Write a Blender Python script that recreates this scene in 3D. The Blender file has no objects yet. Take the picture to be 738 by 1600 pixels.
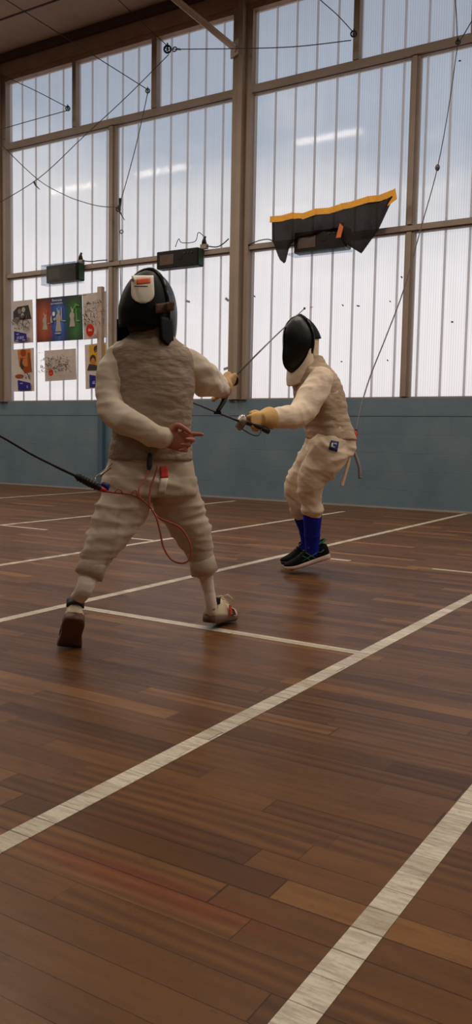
import bpy, bmesh, math, random
from mathutils import Vector, Matrix, noise
random.seed(7)
S = bpy.context.scene
COL = S.collection
PI = math.pi

# ------------------------------------------------------------------ camera (solved from the court lines and the window rails)
CAM = Vector((0, 0, 0.75))
RT = Vector((0.8488325, 0.52835193, 0.01810037))
UP = Vector((-0.06237701, 0.06609642, 0.99586162))
FW = Vector((-0.52496904, 0.84644876, -0.0890618))
FPX = 1311.76
D = 8.678                                              # distance of the window wall
RH = Vector((RT.x, RT.y, 0)).normalized()              # horizontal right / forward of the viewer
FH = Vector((-RH.y, RH.x, 0))
ZV = Vector((0, 0, 1))


def J(px, py, d):
    """world point seen at a pixel at optical depth d (metres)"""
    return CAM + d * (RT * ((px - 369) / FPX) + UP * ((800 - py) / FPX) + FW)


def W(px, py, Y=D):
    r = RT * ((px - 369) / FPX) + UP * ((800 - py) / FPX) + FW
    return CAM + r * (Y / r.y)


def F(px, py):
    r = RT * ((px - 369) / FPX) + UP * ((800 - py) / FPX) + FW
    return CAM + r * (-CAM.z / r.z)


cam = bpy.data.objects.new('camera', bpy.data.cameras.new('camera'))
COL.objects.link(cam)
m = Matrix((RT, UP, -FW)).transposed().to_4x4()
m.translation = CAM
cam.matrix_world = m
cam.data.sensor_fit = 'VERTICAL'
cam.data.sensor_height = 36
cam.data.lens = FPX / 1600 * 36
cam.data.clip_start = 0.05
S.camera = cam

# ------------------------------------------------------------------ materials


def lin(c):
    f = lambda v: (v / 255 / 12.92) if v / 255 <= .04045 else ((v / 255 + .055) / 1.055) ** 2.4
    return (f(c[0]), f(c[1]), f(c[2]), 1)


def nt(name):
    mt = bpy.data.materials.new(name)
    mt.use_nodes = True
    t = mt.node_tree
    return mt, t, t.nodes['Principled BSDF'], t.nodes['Material Output']


class G:
    """tiny node-graph helper"""
    def __init__(s, t): s.t = t

    def n(s, typ, **kw):
        nd = s.t.nodes.new(typ)
        for k, v in kw.items():
            if k.startswith('i_'):
                nd.inputs[k[2:].replace('_', ' ')].default_value = v
            else:
                setattr(nd, k, v)
        return nd

    def l(s, a, b): s.t.links.new(a, b)

    def math(s, op, a, b=None, c=None):
        nd = s.t.nodes.new('ShaderNodeMath'); nd.operation = op
        for i, v in enumerate((a, b, c)):
            if v is None: continue
            if isinstance(v, (int, float)): nd.inputs[i].default_value = v
            else: s.l(v, nd.inputs[i])
        return nd.outputs[0]

    def ramp(s, fac, stops, interp='LINEAR'):
        nd = s.t.nodes.new('ShaderNodeValToRGB')
        cr = nd.color_ramp; cr.interpolation = interp
        while len(cr.elements) < len(stops): cr.elements.new(.5)
        for e, (p, c) in zip(cr.elements, stops):
            e.position = p; e.color = c if len(c) == 4 else (*c, 1)
        s.l(fac, nd.inputs[0])
        return nd.outputs[0]

    def mix(s, fac, a, b, blend='MIX'):
        nd = s.t.nodes.new('ShaderNodeMix'); nd.data_type = 'RGBA'; nd.blend_type = blend
        for i, v in ((0, fac), (6, a), (7, b)):
            if isinstance(v, (int, float, tuple)): nd.inputs[i].default_value = v
            else: s.l(v, nd.inputs[i])
        return nd.outputs[2]

    def noise(s, vec, scale, detail=3, rough=.5):
        nd = s.n('ShaderNodeTexNoise'); nd.inputs['Scale'].default_value = scale
        nd.inputs['Detail'].default_value = detail; nd.inputs['Roughness'].default_value = rough
        s.l(vec, nd.inputs['Vector'])
        return nd.outputs['Fac']

    def bump(s, h, strength, dist, bsdf):
        nd = s.n('ShaderNodeBump'); nd.inputs['Strength'].default_value = strength
        nd.inputs['Distance'].default_value = dist
        s.l(h, nd.inputs['Height']); s.l(nd.outputs[0], bsdf.inputs['Normal'])

    def mapping(s, vec, sc):
        nd = s.n('ShaderNodeMapping'); nd.inputs['Scale'].default_value = sc
        s.l(vec, nd.inputs['Vector'])
        return nd.outputs[0]


def mat(name, rgb, rough=.6, metal=0, var=.12, vs=30, bump=0, bs=200, spec=.5, sheen=0):
    mt, t, b, o = nt(name); g = G(t)
    tc = g.n('ShaderNodeTexCoord').outputs['Object']
    c = lin(rgb)
    if var:
        f = g.noise(tc, vs, 4)
        col = g.ramp(f, [(.25, tuple(v * (1 - var) for v in c[:3])), (.75, tuple(min(1, v * (1 + var)) for v in c[:3]))])
        g.l(col, b.inputs['Base Color'])
    else:
        b.inputs['Base Color'].default_value = c
    b.inputs['Roughness'].default_value = rough
    b.inputs['Metallic'].default_value = metal
    b.inputs['Specular IOR Level'].default_value = spec
    if sheen: b.inputs['Sheen Weight'].default_value = sheen
    if bump: g.bump(g.noise(tc, bs, 3), bump, .004, b)
    return mt


def mat_floor(name, paint=False):
    mt, t, b, o = nt(name); g = G(t)
    geo = g.n('ShaderNodeNewGeometry').outputs['Position']
    sp = g.n('ShaderNodeSeparateXYZ'); g.l(geo, sp.inputs[0])
    X, Y = sp.outputs[0], sp.outputs[1]
    wob = g.math('MULTIPLY', g.math('SUBTRACT', g.noise(geo, .6, 1), .5), .02)
    yr = g.math('DIVIDE', g.math('ADD', Y, wob), .0675)
    row = g.math('FLOOR', yr); fy = g.math('FRACT', yr)
    wn = g.n('ShaderNodeTexWhiteNoise', noise_dimensions='1D'); g.l(row, wn.inputs['W'])
    xo = g.math('ADD', g.math('DIVIDE', X, .62), g.math('MULTIPLY', wn.outputs['Value'], 7.3))
    cl = g.math('FLOOR', xo); fx = g.math('FRACT', xo)
    cv = g.n('ShaderNodeCombineXYZ'); g.l(row, cv.inputs[0]); g.l(cl, cv.inputs[1])
    w2 = g.n('ShaderNodeTexWhiteNoise', noise_dimensions='2D'); g.l(cv.outputs[0], w2.inputs['Vector'])
    rnd = w2.outputs['Value']
    w3 = g.n('ShaderNodeTexWhiteNoise', noise_dimensions='3D')
    ad = g.n('ShaderNodeVectorMath'); ad.operation = 'ADD'; g.l(cv.outputs[0], ad.inputs[0]); ad.inputs[1].default_value = (3.3, 8.1, 5.7)
    g.l(ad.outputs[0], w3.inputs['Vector'])
    rnd2 = w3.outputs['Value']
    # grain stretched along the plank, shifted per plank
    gv = g.n('ShaderNodeCombineXYZ')
    g.l(g.math('MULTIPLY', X, 2.6), gv.inputs[0]); g.l(g.math('MULTIPLY', Y, 17.), gv.inputs[1]); g.l(g.math('MULTIPLY', rnd, 40.), gv.inputs[2])
    gr = g.noise(gv.outputs[0], 2.2, 6, .62)
    fig = g.n('ShaderNodeTexWave', wave_type='RINGS', rings_direction='Z'); fig.inputs['Scale'].default_value = .55
    fig.inputs['Distortion'].default_value = 5; fig.inputs['Detail'].default_value = 3; fig.inputs['Detail Scale'].default_value = 1.2
    g.l(gv.outputs[0], fig.inputs['Vector'])
    base = g.ramp(rnd, [(0, lin((90, 57, 30))[:3]), (.35, lin((112, 76, 42))[:3]), (.62, lin((122, 83, 46))[:3]), (.85, lin((100, 66, 37))[:3]), (1, lin((150, 106, 60))[:3])])
    col = g.mix(g.math('MULTIPLY', g.ramp(gr, [(.40, (0, 0, 0)), (.75, (1, 1, 1))]), .42), base, lin((66, 40, 25)))
    col = g.mix(g.math('MULTIPLY', g.math('MULTIPLY', fig.outputs['Fac'], g.math('GREATER_THAN', rnd2, .6)), .45), col, lin((60, 36, 23)))
    # worn and grimy patches, a red stain strip
    big = g.ramp(g.noise(geo, 1.1, 4, .6), [(.35, (0, 0, 0)), (.7, (1, 1, 1))])
    col = g.mix(g.math('MULTIPLY', big, .22), col, lin((92, 66, 56)))
    dk = g.ramp(g.noise(g.mapping(geo, (4, 9, 1)), 1.2, 5, .7), [(.58, (0, 0, 0)), (.74, (1, 1, 1))])
    col = g.mix(g.math('MULTIPLY', dk, .5), col, lin((58, 40, 32)))
    rx = g.math('SUBTRACT', X, -.83); ry = g.math('SUBTRACT', Y, 1.07)
    rd = g.math('ADD', g.math('POWER', g.math('DIVIDE', g.math('ADD', rx, g.math('MULTIPLY', ry, .0)), .34), 2), g.math('POWER', g.math('DIVIDE', ry, .05), 2))
    st = g.math('MULTIPLY', g.math('SUBTRACT', 1., g.math('MINIMUM', rd, 1.)), g.noise(g.mapping(geo, (9, 40, 1)), 1.5, 5))
    col = g.mix(g.math('MULTIPLY', st, .9), col, lin((122, 48, 30)))
    sk = g.ramp(g.noise(g.mapping(geo, (14, 30, 1)), 2.5, 4, .75), [(.60, (0, 0, 0)), (.70, (1, 1, 1))])
    col = g.mix(g.math('MULTIPLY', sk, .40), col, lin((54, 34, 23)))
    # joints
    e1 = g.math('MINIMUM', fy, g.math('SUBTRACT', 1., fy))
    e2 = g.math('MULTIPLY', g.math('MINIMUM', fx, g.math('SUBTRACT', 1., fx)), 9.2)
    e = g.math('MINIMUM', e1, e2)
    wn2 = g.n('ShaderNodeTexWhiteNoise', noise_dimensions='1D'); g.l(g.math('ADD', row, 77.), wn2.inputs['W'])
    wid = g.math('ADD', .006, g.math('MULTIPLY', g.math('POWER', g.math('MULTIPLY', wn2.outputs['Value'], g.noise(geo, 1.7, 2)), 2.), .16))
    jt = g.math('SUBTRACT', 1., g.n('ShaderNodeMapRange').outputs[0]) if False else g.math('LESS_THAN', e, wid)
    if paint:
        wear = g.ramp(g.noise(gv.outputs[0], 5., 6, .7), [(.44, (0, 0, 0)), (.72, (1, 1, 1))])
        pc = g.ramp(rnd, [(0, lin((212, 202, 182))[:3]), (.5, lin((228, 219, 200))[:3]), (1, lin((196, 186, 166))[:3])])
        col = g.mix(g.math('MULTIPLY', wear, .6), pc, col)
        blot = g.ramp(g.noise(geo, 60, 4, .7), [(.55, (0, 0, 0)), (.75, (1, 1, 1))])
        col = g.mix(g.math('MULTIPLY', blot, .35), col, lin((110, 90, 70)))
    col = g.mix(g.math('MULTIPLY', jt, .6), col, lin((34, 22, 15)))
    g.l(col, b.inputs['Base Color'])
    rg = g.math('ADD', .25, g.math('MULTIPLY', gr, .18))
    g.l(rg, b.inputs['Roughness'])
    b.inputs['Specular IOR Level'].default_value = .13
    hgt = g.math('SUBTRACT', g.math('MULTIPLY', gr, .25), g.math('MULTIPLY', jt, 1.))
    hgt = g.math('ADD', hgt, g.math('MULTIPLY', rnd2, .35))
    g.bump(hgt, .35, .003, b)
    return mt


def mat_blocks(name):
    mt, t, b, o = nt(name); g = G(t)
    geo = g.n('ShaderNodeNewGeometry').outputs['Position']
    sp = g.n('ShaderNodeSeparateXYZ'); g.l(geo, sp.inputs[0])
    cv = g.n('ShaderNodeCombineXYZ'); g.l(sp.outputs[0], cv.inputs[0]); g.l(sp.outputs[2], cv.inputs[1])
    br = g.n('ShaderNodeTexBrick'); g.l(cv.outputs[0], br.inputs['Vector'])
    br.inputs['Scale'].default_value = 1
    br.inputs['Brick Width'].default_value = .5; br.inputs['Row Height'].default_value = .2
    br.inputs['Mortar Size'].default_value = .004; br.inputs['Mortar Smooth'].default_value = .5
    n1 = g.noise(geo, 2.2, 5, .6); n2 = g.noise(geo, 26, 4, .7)
    col = g.ramp(n1, [(.3, lin((92, 112, 126))[:3]), (.7, lin((108, 128, 140))[:3])])
    col = g.mix(g.math('MULTIPLY', br.outputs['Fac'], g.math('MULTIPLY', g.ramp(g.noise(geo, 3.1, 3), [(.45, (0, 0, 0)), (.7, (1, 1, 1))]), .5)), col, lin((58, 70, 76)))
    ch = g.ramp(g.noise(g.mapping(geo, (6, 6, 22)), 1.3, 5, .7), [(.70, (0, 0, 0)), (.76, (1, 1, 1))])
    col = g.mix(g.math('MULTIPLY', ch, .5), col, lin((62, 74, 80)))
    # the open joint under the coping course
    jz = g.math('ABSOLUTE', g.math('SUBTRACT', sp.outputs[2], 1.003))
    col = g.mix(g.math('MULTIPLY', g.math('LESS_THAN', jz, .005), .8), col, lin((34, 40, 44)))
    g.l(col, b.inputs['Base Color'])
    b.inputs['Roughness'].default_value = .62
    h = g.math('SUBTRACT', g.math('MULTIPLY', n2, .5), g.math('MULTIPLY', br.outputs['Fac'], .7))
    g.bump(h, .35, .006, b)
    return mt


def mat_panel(name, clear=.72, tint=(.95, .94, .94), gloss=True, flute=True):
    """fluted polycarbonate: scatters daylight through, a little see-through"""
    mt, t, b, o = nt(name); g = G(t)
    t.nodes.remove(b)
    geo = g.n('ShaderNodeNewGeometry').outputs['Position']
    sp = g.n('ShaderNodeSeparateXYZ'); g.l(geo, sp.inputs[0])
    fl = g.math('MULTIPLY', g.math('ADD', g.math('SINE', g.math('MULTIPLY', sp.outputs[0], 2 * PI / .026)), 1.), .5)
    st = g.noise(g.mapping(geo, (9, 1, .35)), 2.2, 3)
    k = g.math('ADD', g.math('ADD', .76, g.math('MULTIPLY', fl, .19 if flute else 0)), g.math('MULTIPLY', st, .12))
    c = g.mix(1., (*tint, 1), k, 'MULTIPLY')
    cv = g.n('ShaderNodeCombineXYZ')
    for i in range(3): g.l(k, cv.inputs[i])
    c = g.mix(1., (*tint, 1), cv.outputs[0], 'MULTIPLY')
    tl = g.n('ShaderNodeBsdfTranslucent'); g.l(c, tl.inputs[0])
    tr = g.n('ShaderNodeBsdfTransparent'); g.l(c, tr.inputs[0])
    df = g.n('ShaderNodeBsdfDiffuse'); df.inputs[0].default_value = (.8, .8, .8, 1)
    m1 = g.n('ShaderNodeMixShader'); m1.inputs[0].default_value = clear
    g.l(tl.outputs[0], m1.inputs[1]); g.l(tr.outputs[0], m1.inputs[2])
    m2 = g.n('ShaderNodeMixShader'); m2.inputs[0].default_value = .14
    g.l(m1.outputs[0], m2.inputs[1]); g.l(df.outputs[0], m2.inputs[2])
    last = m2
    if gloss:
        gl = g.n('ShaderNodeBsdfGlossy'); gl.inputs['Roughness'].default_value = .06
        m3 = g.n('ShaderNodeMixShader')
        fr = g.n('ShaderNodeFresnel'); fr.inputs[0].default_value = 1.5
        g.l(g.math('MULTIPLY', g.math('MINIMUM', fr.outputs[0], .12), .13), m3.inputs[0])
        g.l(m2.outputs[0], m3.inputs[1]); g.l(gl.outputs[0], m3.inputs[2]); last = m3
    g.l(last.outputs[0], o.inputs[0])
    return mt


def mat_cloth(name, rgb, weave=900, var=.08, rough=.85, fold=.35, metal=0, fscale=14):
    mt, t, b, o = nt(name); g = G(t)
    tc = g.n('ShaderNodeTexCoord').outputs['Object']
    c = lin(rgb)[:3]
    f = g.noise(tc, 7, 4, .6)
    g.l(g.ramp(f, [(.3, tuple(v * (1 - var) for v in c)), (.7, tuple(min(1, v * (1 + var)) for v in c))]), b.inputs['Base Color'])
    b.inputs['Roughness'].default_value = rough
    b.inputs['Metallic'].default_value = metal
    b.inputs['Specular IOR Level'].default_value = .25
    h = g.math('ADD', g.math('MULTIPLY', g.noise(g.mapping(tc, (1, 1, 2.0)), fscale * .6, 2, .45), 1.), g.math('MULTIPLY', g.noise(tc, weave, 1), .04))
    g.bump(h, fold * 1.15, .03, b)
    return mt


def mat_paper(name, rgb, thru=.3):
    mt, t, b, o = nt(name); g = G(t); t.nodes.remove(b)
    tc = g.n('ShaderNodeTexCoord').outputs['Object']
    c = lin(rgb)[:3]
    col = g.ramp(g.noise(tc, 9, 4), [(.3, tuple(v * .93 for v in c)), (.7, tuple(min(1, v * 1.06) for v in c))])
    df = g.n('ShaderNodeBsdfDiffuse'); g.l(col, df.inputs[0]); tl = g.n('ShaderNodeBsdfTranslucent'); g.l(col, tl.inputs[0])
    mx = g.n('ShaderNodeMixShader'); mx.inputs[0].default_value = thru
    g.l(df.outputs[0], mx.inputs[1]); g.l(tl.outputs[0], mx.inputs[2]); g.l(mx.outputs[0], o.inputs[0])
    return mt


def mat_glass(name):
    mt, t, b, o = nt(name); g = G(t); t.nodes.remove(b)
    tr = g.n('ShaderNodeBsdfTransparent'); tr.inputs[0].default_value = (.80, .83, .88, 1)
    gl = g.n('ShaderNodeBsdfGlossy'); gl.inputs['Roughness'].default_value = .08
    mx = g.n('ShaderNodeMixShader'); mx.inputs[0].default_value = .12
    g.l(tr.outputs[0], mx.inputs[1]); g.l(gl.outputs[0], mx.inputs[2]); g.l(mx.outputs[0], o.inputs[0])
    return mt


def mat_veil(name, rgb, alpha):
    mt, t, b, o = nt(name); g = G(t)
    b.inputs['Base Color'].default_value = lin(rgb); b.inputs['Roughness'].default_value = .9
    tc = g.n('ShaderNodeTexCoord').outputs['Object']
    f = g.noise(tc, 5, 3)
    g.l(g.math('ADD', alpha - .08, g.math('MULTIPLY', f, .16)), b.inputs['Alpha'])
    return mt


def mat_triptych(name):
    mt, t, b, o = nt(name); g = G(t)
    uv = g.n('ShaderNodeTexCoord').outputs['UV']
    sp = g.n('ShaderNodeSeparateXYZ'); g.l(uv, sp.inputs[0])
    u = g.math('ADD', sp.outputs[0], g.math('MULTIPLY', g.math('SUBTRACT', g.noise(uv, 5, 3), .5), .10))
    col = g.ramp(u, [(0, lin((120, 48, 30))[:3]), (.16, lin((176, 84, 56))[:3]), (.29, lin((150, 60, 40))[:3]), (.37, lin((40, 70, 150))[:3]), (.5, lin((70, 120, 205))[:3]),
                     (.62, lin((30, 66, 130))[:3]), (.70, lin((18, 74, 46))[:3]), (.84, lin((52, 120, 60))[:3]), (1, lin((16, 66, 34))[:3])])
    dk = g.ramp(sp.outputs[1], [(0, (.75, .75, .75)), (.15, (.3, .3, .3)), (.45, (0, 0, 0)), (.72, (.15, .15, .15)), (.95, (.9, .9, .9))])
    col = g.mix(g.math('MULTIPLY', dk, .9), col, lin((34, 24, 24)))
    g.l(col, b.inputs['Base Color']); b.inputs['Roughness'].default_value = .5
    return mt


M = {}
M['floor'] = mat_floor('parquet'); M['paint'] = mat_floor('court paint', True)
M['blocks'] = mat_blocks('blue painted blocks')
M['panel'] = mat_panel('fluted polycarbonate')
M['rib'] = mat_panel('panel joint', clear=.3, tint=(.78, .74, .73), gloss=False, flute=False)
M['steel'] = mat('painted steel frame', (146, 130, 118), .55, var=.10, vs=4, bump=.1)
M['steel2'] = mat('painted steel post', (152, 134, 118), .5, var=.10, vs=3)
M['brace'] = mat('grey brace steel', (214, 204, 194), .5, var=.08, vs=5)
M['ceil'] = mat('ceiling boards', (176, 154, 138), .8, var=.08, vs=3)
M['darkwood'] = mat('dark brown beam', (62, 38, 30), .6, var=.2, vs=6)
M['lintel'] = mat('brown lintel', (150, 120, 102), .6, var=.15, vs=5)
M['plain'] = mat('plaster', (150, 146, 138), .9, var=.05, vs=2)
M['white'] = mat_cloth('white fencing cotton', (226, 211, 192))
M['white2'] = mat_cloth('off white breeches cotton', (204, 186, 168))
M['cream'] = mat_cloth('cream fencing cotton', (238, 218, 194))
M['lame'] = mat_cloth('grey woven vest', (164, 146, 128), weave=500, var=.12, rough=.6, fold=.4, metal=.15, fscale=26)
M['lame2'] = mat_cloth('beige woven vest', (186, 164, 140), weave=500, var=.1, rough=.65, fold=.4, metal=.1, fscale=20)
M['sockw'] = mat_cloth('white sock knit', (226, 210, 200), fold=.1)
M['sockb'] = mat_cloth('royal blue sock knit', (22, 28, 150), fold=.12)
M['skin'] = mat('skin', (176, 112, 86), .5, var=.08, vs=25)
M['hair'] = mat('dark hair', (24, 18, 16), .6)
M['black'] = mat('black coated fabric', (8, 7, 7), .6, var=.2, spec=.2)
M['meshblk'] = mat('black wire mesh', (8, 7, 8), .30, metal=0, var=.1, bump=.25, bs=700, spec=.45)
M['gloss'] = mat('black rim', (10, 10, 10), .22, var=0)
M['strap'] = mat('brown elastic', (96, 66, 48), .7)
M['rubber'] = mat('black rubber', (18, 17, 17), .5, var=.1)
M['label'] = mat('white label', (232, 224, 208), .6, var=.03)
M['orange'] = mat('orange print', (226, 88, 40), .6, var=.03)
M['red'] = mat('red plastic', (196, 52, 38), .45, var=.06)
M['tagred'] = mat('red woven tag', (206, 66, 48), .7, var=.05)
M['blue'] = mat('blue plastic', (40, 44, 130), .5, var=.06)
M['badge'] = mat('navy blue badge', (28, 42, 112), .6, var=.05)
M['glove'] = mat_cloth('tan leather glove', (220, 182, 122), fold=.25, weave=300)
M['glove2'] = mat_cloth('beige leather glove', (198, 162, 118), fold=.25, weave=300)
M['metal'] = mat('bare steel', (150, 140, 130), .35, metal=.9, var=.08)
M['blade'] = mat('dull blade steel', (110, 108, 108), .45, metal=.7, var=.05)
M['cableb'] = mat('black cable', (20, 22, 26), .5, var=.1)
M['cord'] = mat('orange brown cord', (164, 78, 52), .5, var=.1)
M['wire'] = mat('dark steel wire', (82, 78, 78), .5, metal=.4, var=.1)
M['shoew'] = mat('off white shoe leather', (220, 204, 172), .5, var=.05, vs=60)
M['soleb'] = mat('brown gum sole', (104, 72, 54), .6, var=.1)
M['shoek'] = mat('black running knit', (9, 11, 11), .75, var=.2, vs=120, bump=.2, bs=300, spec=.15)
M['soleg'] = mat('pale pink midsole', (214, 186, 168), .6, var=.05)
M['teal'] = mat('teal green trim', (36, 104, 80), .6, var=.08)
M['navy'] = mat('dark navy leather', (26, 26, 34), .45, var=.1)
M['case'] = mat('brown black case', (24, 18, 17), .45, var=.15, vs=9, spec=.2)
M['caseg'] = mat('dark green end plate', (16, 58, 24), .5, var=.15)
M['lens'] = mat('dull display', (78, 60, 48), .35, var=.2, vs=12)
M['glass'] = mat_glass('clear acrylic')
M['veil'] = mat_veil('black netting', (34, 27, 25), .88)
M['tape'] = mat('yellow tape', (238, 168, 28), .45, var=.12, vs=14)
M['tapeo'] = mat('orange tape', (210, 104, 40), .5, var=.1)
M['paper'] = mat_paper('grey poster paper', (212, 202, 194), .30)
M['ink'] = mat('black ink', (46, 40, 38), .7, var=.1)
M['ink2'] = mat('grey ink', (112, 102, 96), .7, var=.15)
M['pblue'] = mat_paper('poster blue', (62, 58, 140), .28)
M['pred'] = mat_paper('poster red', (196, 60, 46), .28)
M['porange'] = mat_paper('poster orange', (206, 132, 84), .28)
M['porange2'] = mat_paper('poster dark orange', (162, 86, 50), .28)
M['pyellow'] = mat_paper('poster yellow', (222, 176, 60), .28)
M['pwhite'] = mat('poster white', (222, 220, 214), .6, var=.03)
M['pfig'] = mat_paper('poster pale figure', (190, 184, 170), .28)
M['pgreen'] = mat_paper('poster light green', (120, 170, 80), .28)
M['trip'] = mat_triptych('three colour poster print')
M['postb'] = mat('beige wood post', (178, 158, 142), .6, var=.1, vs=6)
M['postblue'] = mat('blue painted post', (74, 98, 116), .55, var=.08, vs=5)
M['scrap'] = mat('grey tape scrap', (150, 146, 146), .6, var=.1)
M['fleck'] = mat('dark fleck', (70, 62, 60), .7)

# ------------------------------------------------------------------ mesh helpers


class MB:
    def __init__(s): s.bm = bmesh.new(); s.mats = []; s.cur = 0

    def mat(s, mt):
        if mt not in s.mats: s.mats.append(mt)
        s.cur = s.mats.index(mt)
        return s

    def face(s, vs):
        try:
            f = s.bm.faces.new(vs); f.material_index = s.cur; f.smooth = True
            return f
        except ValueError:
            return None

    def box(s, lo, hi, bev=0):
        lo, hi = Vector(lo), Vector(hi)
        c = (lo + hi) / 2; h = (hi - lo) / 2
        s.obox(c, Vector((h.x, 0, 0)), Vector((0, h.y, 0)), Vector((0, 0, h.z)))

    def obox(s, c, a, b, e):
        v = [s.bm.verts.new(c + a * i + b * j + e * k) for i in (-1, 1) for j in (-1, 1) for k in (-1, 1)]
        for q in ((0, 1, 3, 2), (4, 6, 7, 5), (0, 4, 5, 1), (2, 3, 7, 6), (0, 2, 6, 4), (1, 5, 7, 3)):
            f = s.face([v[i] for i in q])
            if f: f.smooth = False

    def bar(s, p, q, w, h, up=ZV):
        p, q = Vector(p), Vector(q)
        d = (q - p); a = d.cross(up).normalized() * w / 2
        b = a.cross(d).normalized() * h / 2
        s.obox((p + q) / 2, d / 2, a, b)

    def loft(s, rings, caps=True, closed=True):
        vr = [[s.bm.verts.new(p) for p in r] for r in rings]
        n = len(vr[0])
        for a, b in zip(vr, vr[1:]):
            for i in range(n if closed else n - 1):
                j = (i + 1) % n
                s.face([a[i], a[j], b[j], b[i]])
        if caps and closed:
            s.face(list(reversed(vr[0]))); s.face(vr[-1])
        return vr

    def tube(s, pts, r, n=8, caps=True, round_=False):
        pts = [Vector(p) for p in pts]
        rs = r if isinstance(r, (list, tuple)) else [r] * len(pts)
        if round_:
            d0 = (pts[0] - pts[1]).normalized(); d1 = (pts[-1] - pts[-2]).normalized()
            a, b = rs[0], rs[-1]
            pts = [pts[0] + d0 * a * .95, pts[0] + d0 * a * .7] + pts + [pts[-1] + d1 * b * .7, pts[-1] + d1 * b * .95]
            rs = [a * .35, a * .74] + list(rs) + [b * .74, b * .35]
        t0 = (pts[1] - pts[0]).normalized()
        u = t0.orthogonal().normalized()
        rings = []
        for i, p in enumerate(pts):
            t = (pts[min(i + 1, len(pts) - 1)] - pts[max(i - 1, 0)]).normalized()
            u = (u - t * u.dot(t)).normalized()
            v = t.cross(u)
            rings.append([p + (u * math.cos(k * 2 * PI / n) + v * math.sin(k * 2 * PI / n)) * rs[i] for k in range(n)])
        s.loft(rings, caps)

    def ball(s, c, rx, ry=None, rz=None, ax=None, nu=16, nv=10):
        ry = ry or rx; rz = rz or rx
        ax = ax or (Vector((1, 0, 0)), Vector((0, 1, 0)), Vector((0, 0, 1)))
        rings = []
        for j in range(1, nv):
            th = PI * j / nv
            rings.append([c + ax[0] * rx * math.sin(th) * math.cos(2 * PI * k / nu) + ax[1] * ry * math.sin(th) * math.sin(2 * PI * k / nu) - ax[2] * rz * math.cos(th) for k in range(nu)])
        s.loft(rings)

    def lathe(s, c, axis, prof, n=24, caps=False):
        axis = axis.normalized(); u = axis.orthogonal().normalized(); v = axis.cross(u)
        s.loft([[c + axis * h + (u * math.cos(2 * PI * k / n) + v * math.sin(2 * PI * k / n)) * r for k in range(n)] for r, h in prof], caps)

    def torus(s, c, axis, R, r, n=24, m_=8, a0=0, a1=2 * PI):
        axis = axis.normalized(); u = axis.orthogonal().normalized(); v = axis.cross(u)
        full = abs(a1 - a0 - 2 * PI) < 1e-6
        k = n + 1
        pts = [c + (u * math.cos(a0 + (a1 - a0) * i / n) + v * math.sin(a0 + (a1 - a0) * i / n)) * R for i in range(k)]
        s.tube(pts, r, m_, caps=not full)

    def mesh(s, name, normals=True):
        if normals: bmesh.ops.recalc_face_normals(s.bm, faces=s.bm.faces)
        me = bpy.data.meshes.new(name); s.bm.to_mesh(me); s.bm.free()
        for mt in s.mats: me.materials.append(mt)
        return me

    def build(s, name, mt=None, parent=None, normals=True):
        if mt and not s.mats: s.mats = [mt]
        return link(name, s.mesh(name, normals), parent)


def link(name, me, parent=None):
    o = bpy.data.objects.new(name, me); COL.objects.link(o)
    if parent:
        o.parent = parent
        mw = Matrix.Translation(wloc(parent))
        o.matrix_parent_inverse = mw.inverted()
    return o


WL = {}


def wloc(o):
    return WL.get(o.name, Vector((0, 0, 0)))


def tag(o, label, cat, group=None):
    o['label'] = label; o['category'] = cat
    if group: o['group'] = group
    return o


def thing(name, label, cat, loc, group=None):
    o = bpy.data.objects.new(name, None); COL.objects.link(o)
    o.location = loc; WL[o.name] = Vector(loc); o.empty_display_size = .1
    return tag(o, label, cat, group)


def struct(o):
    o['kind'] = 'structure'
    return o


def cr(pts, n=6):
    """Catmull-Rom through tuples (any length)"""
    out = []
    for i in range(len(pts) - 1):
        p0 = pts[max(i - 1, 0)]; p1 = pts[i]; p2 = pts[i + 1]; p3 = pts[min(i + 2, len(pts) - 1)]
        for k in range(n):
            t = k / n
            out.append(tuple(.5 * (2 * b + (c - a) * t + (2 * a - 5 * b + 4 * c - d) * t * t + (3 * b - a - 3 * c + d) * t ** 3) for a, b, c, d in zip(p0, p1, p2, p3)))
    out.append(tuple(pts[-1]))
    return out


def limb(mb, pts, n=20, k=6, scale=1, rnd=True):
    """pts: (Vector, radius)"""
    q = cr([(*p, r) for p, r in pts], k)
    mb.tube([Vector(a[:3]) for a in q], [a[3] * scale for a in q], n, True, rnd)


def sring(c, lat, fwd, hw, hd, n=40, pw=2.4):
    r = []
    for k in range(n):
        a = 2 * PI * k / n
        ca, sa = math.cos(a), math.sin(a)
        r.append(c + lat * hw * math.copysign(abs(ca) ** (2 / pw), ca) + fwd * hd * math.copysign(abs(sa) ** (2 / pw), sa))
    return r


def remesh(mb, voxel, smooth, name='m'):
    me = mb.mesh(name)
    o = bpy.data.objects.new('tmp', me); COL.objects.link(o)
    r = o.modifiers.new('r', 'REMESH'); r.mode = 'VOXEL'; r.voxel_size = voxel
    if smooth:
        s = o.modifiers.new('s', 'SMOOTH'); s.factor = .5; s.iterations = smooth
    dg = bpy.context.evaluated_depsgraph_get(); dg.update()
    out = bpy.data.meshes.new_from_object(o.evaluated_get(dg))
    bpy.data.objects.remove(o); bpy.data.meshes.remove(me)
    out.polygons.foreach_set('use_smooth', [True] * len(out.polygons))
    out.materials.clear()
    return out


def wrinkle(me, fn):
    ns = [v.normal.copy() for v in me.vertices]
    for v, nn in zip(me.vertices, ns): v.co += nn * fn(v.co)
    me.update()


def nz(co, fx, fy=None, fz=None, off=0):
    fy = fy or fx; fz = fz or fx
    return noise.noise(Vector((co.x * fx + off, co.y * fy - off, co.z * fz + off * .7)))


def ridge(co, f, off=0):
    return 1 - 2 * abs(noise.noise(Vector((co.x * f[0] + off, co.y * f[1], co.z * f[2] - off))))


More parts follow.
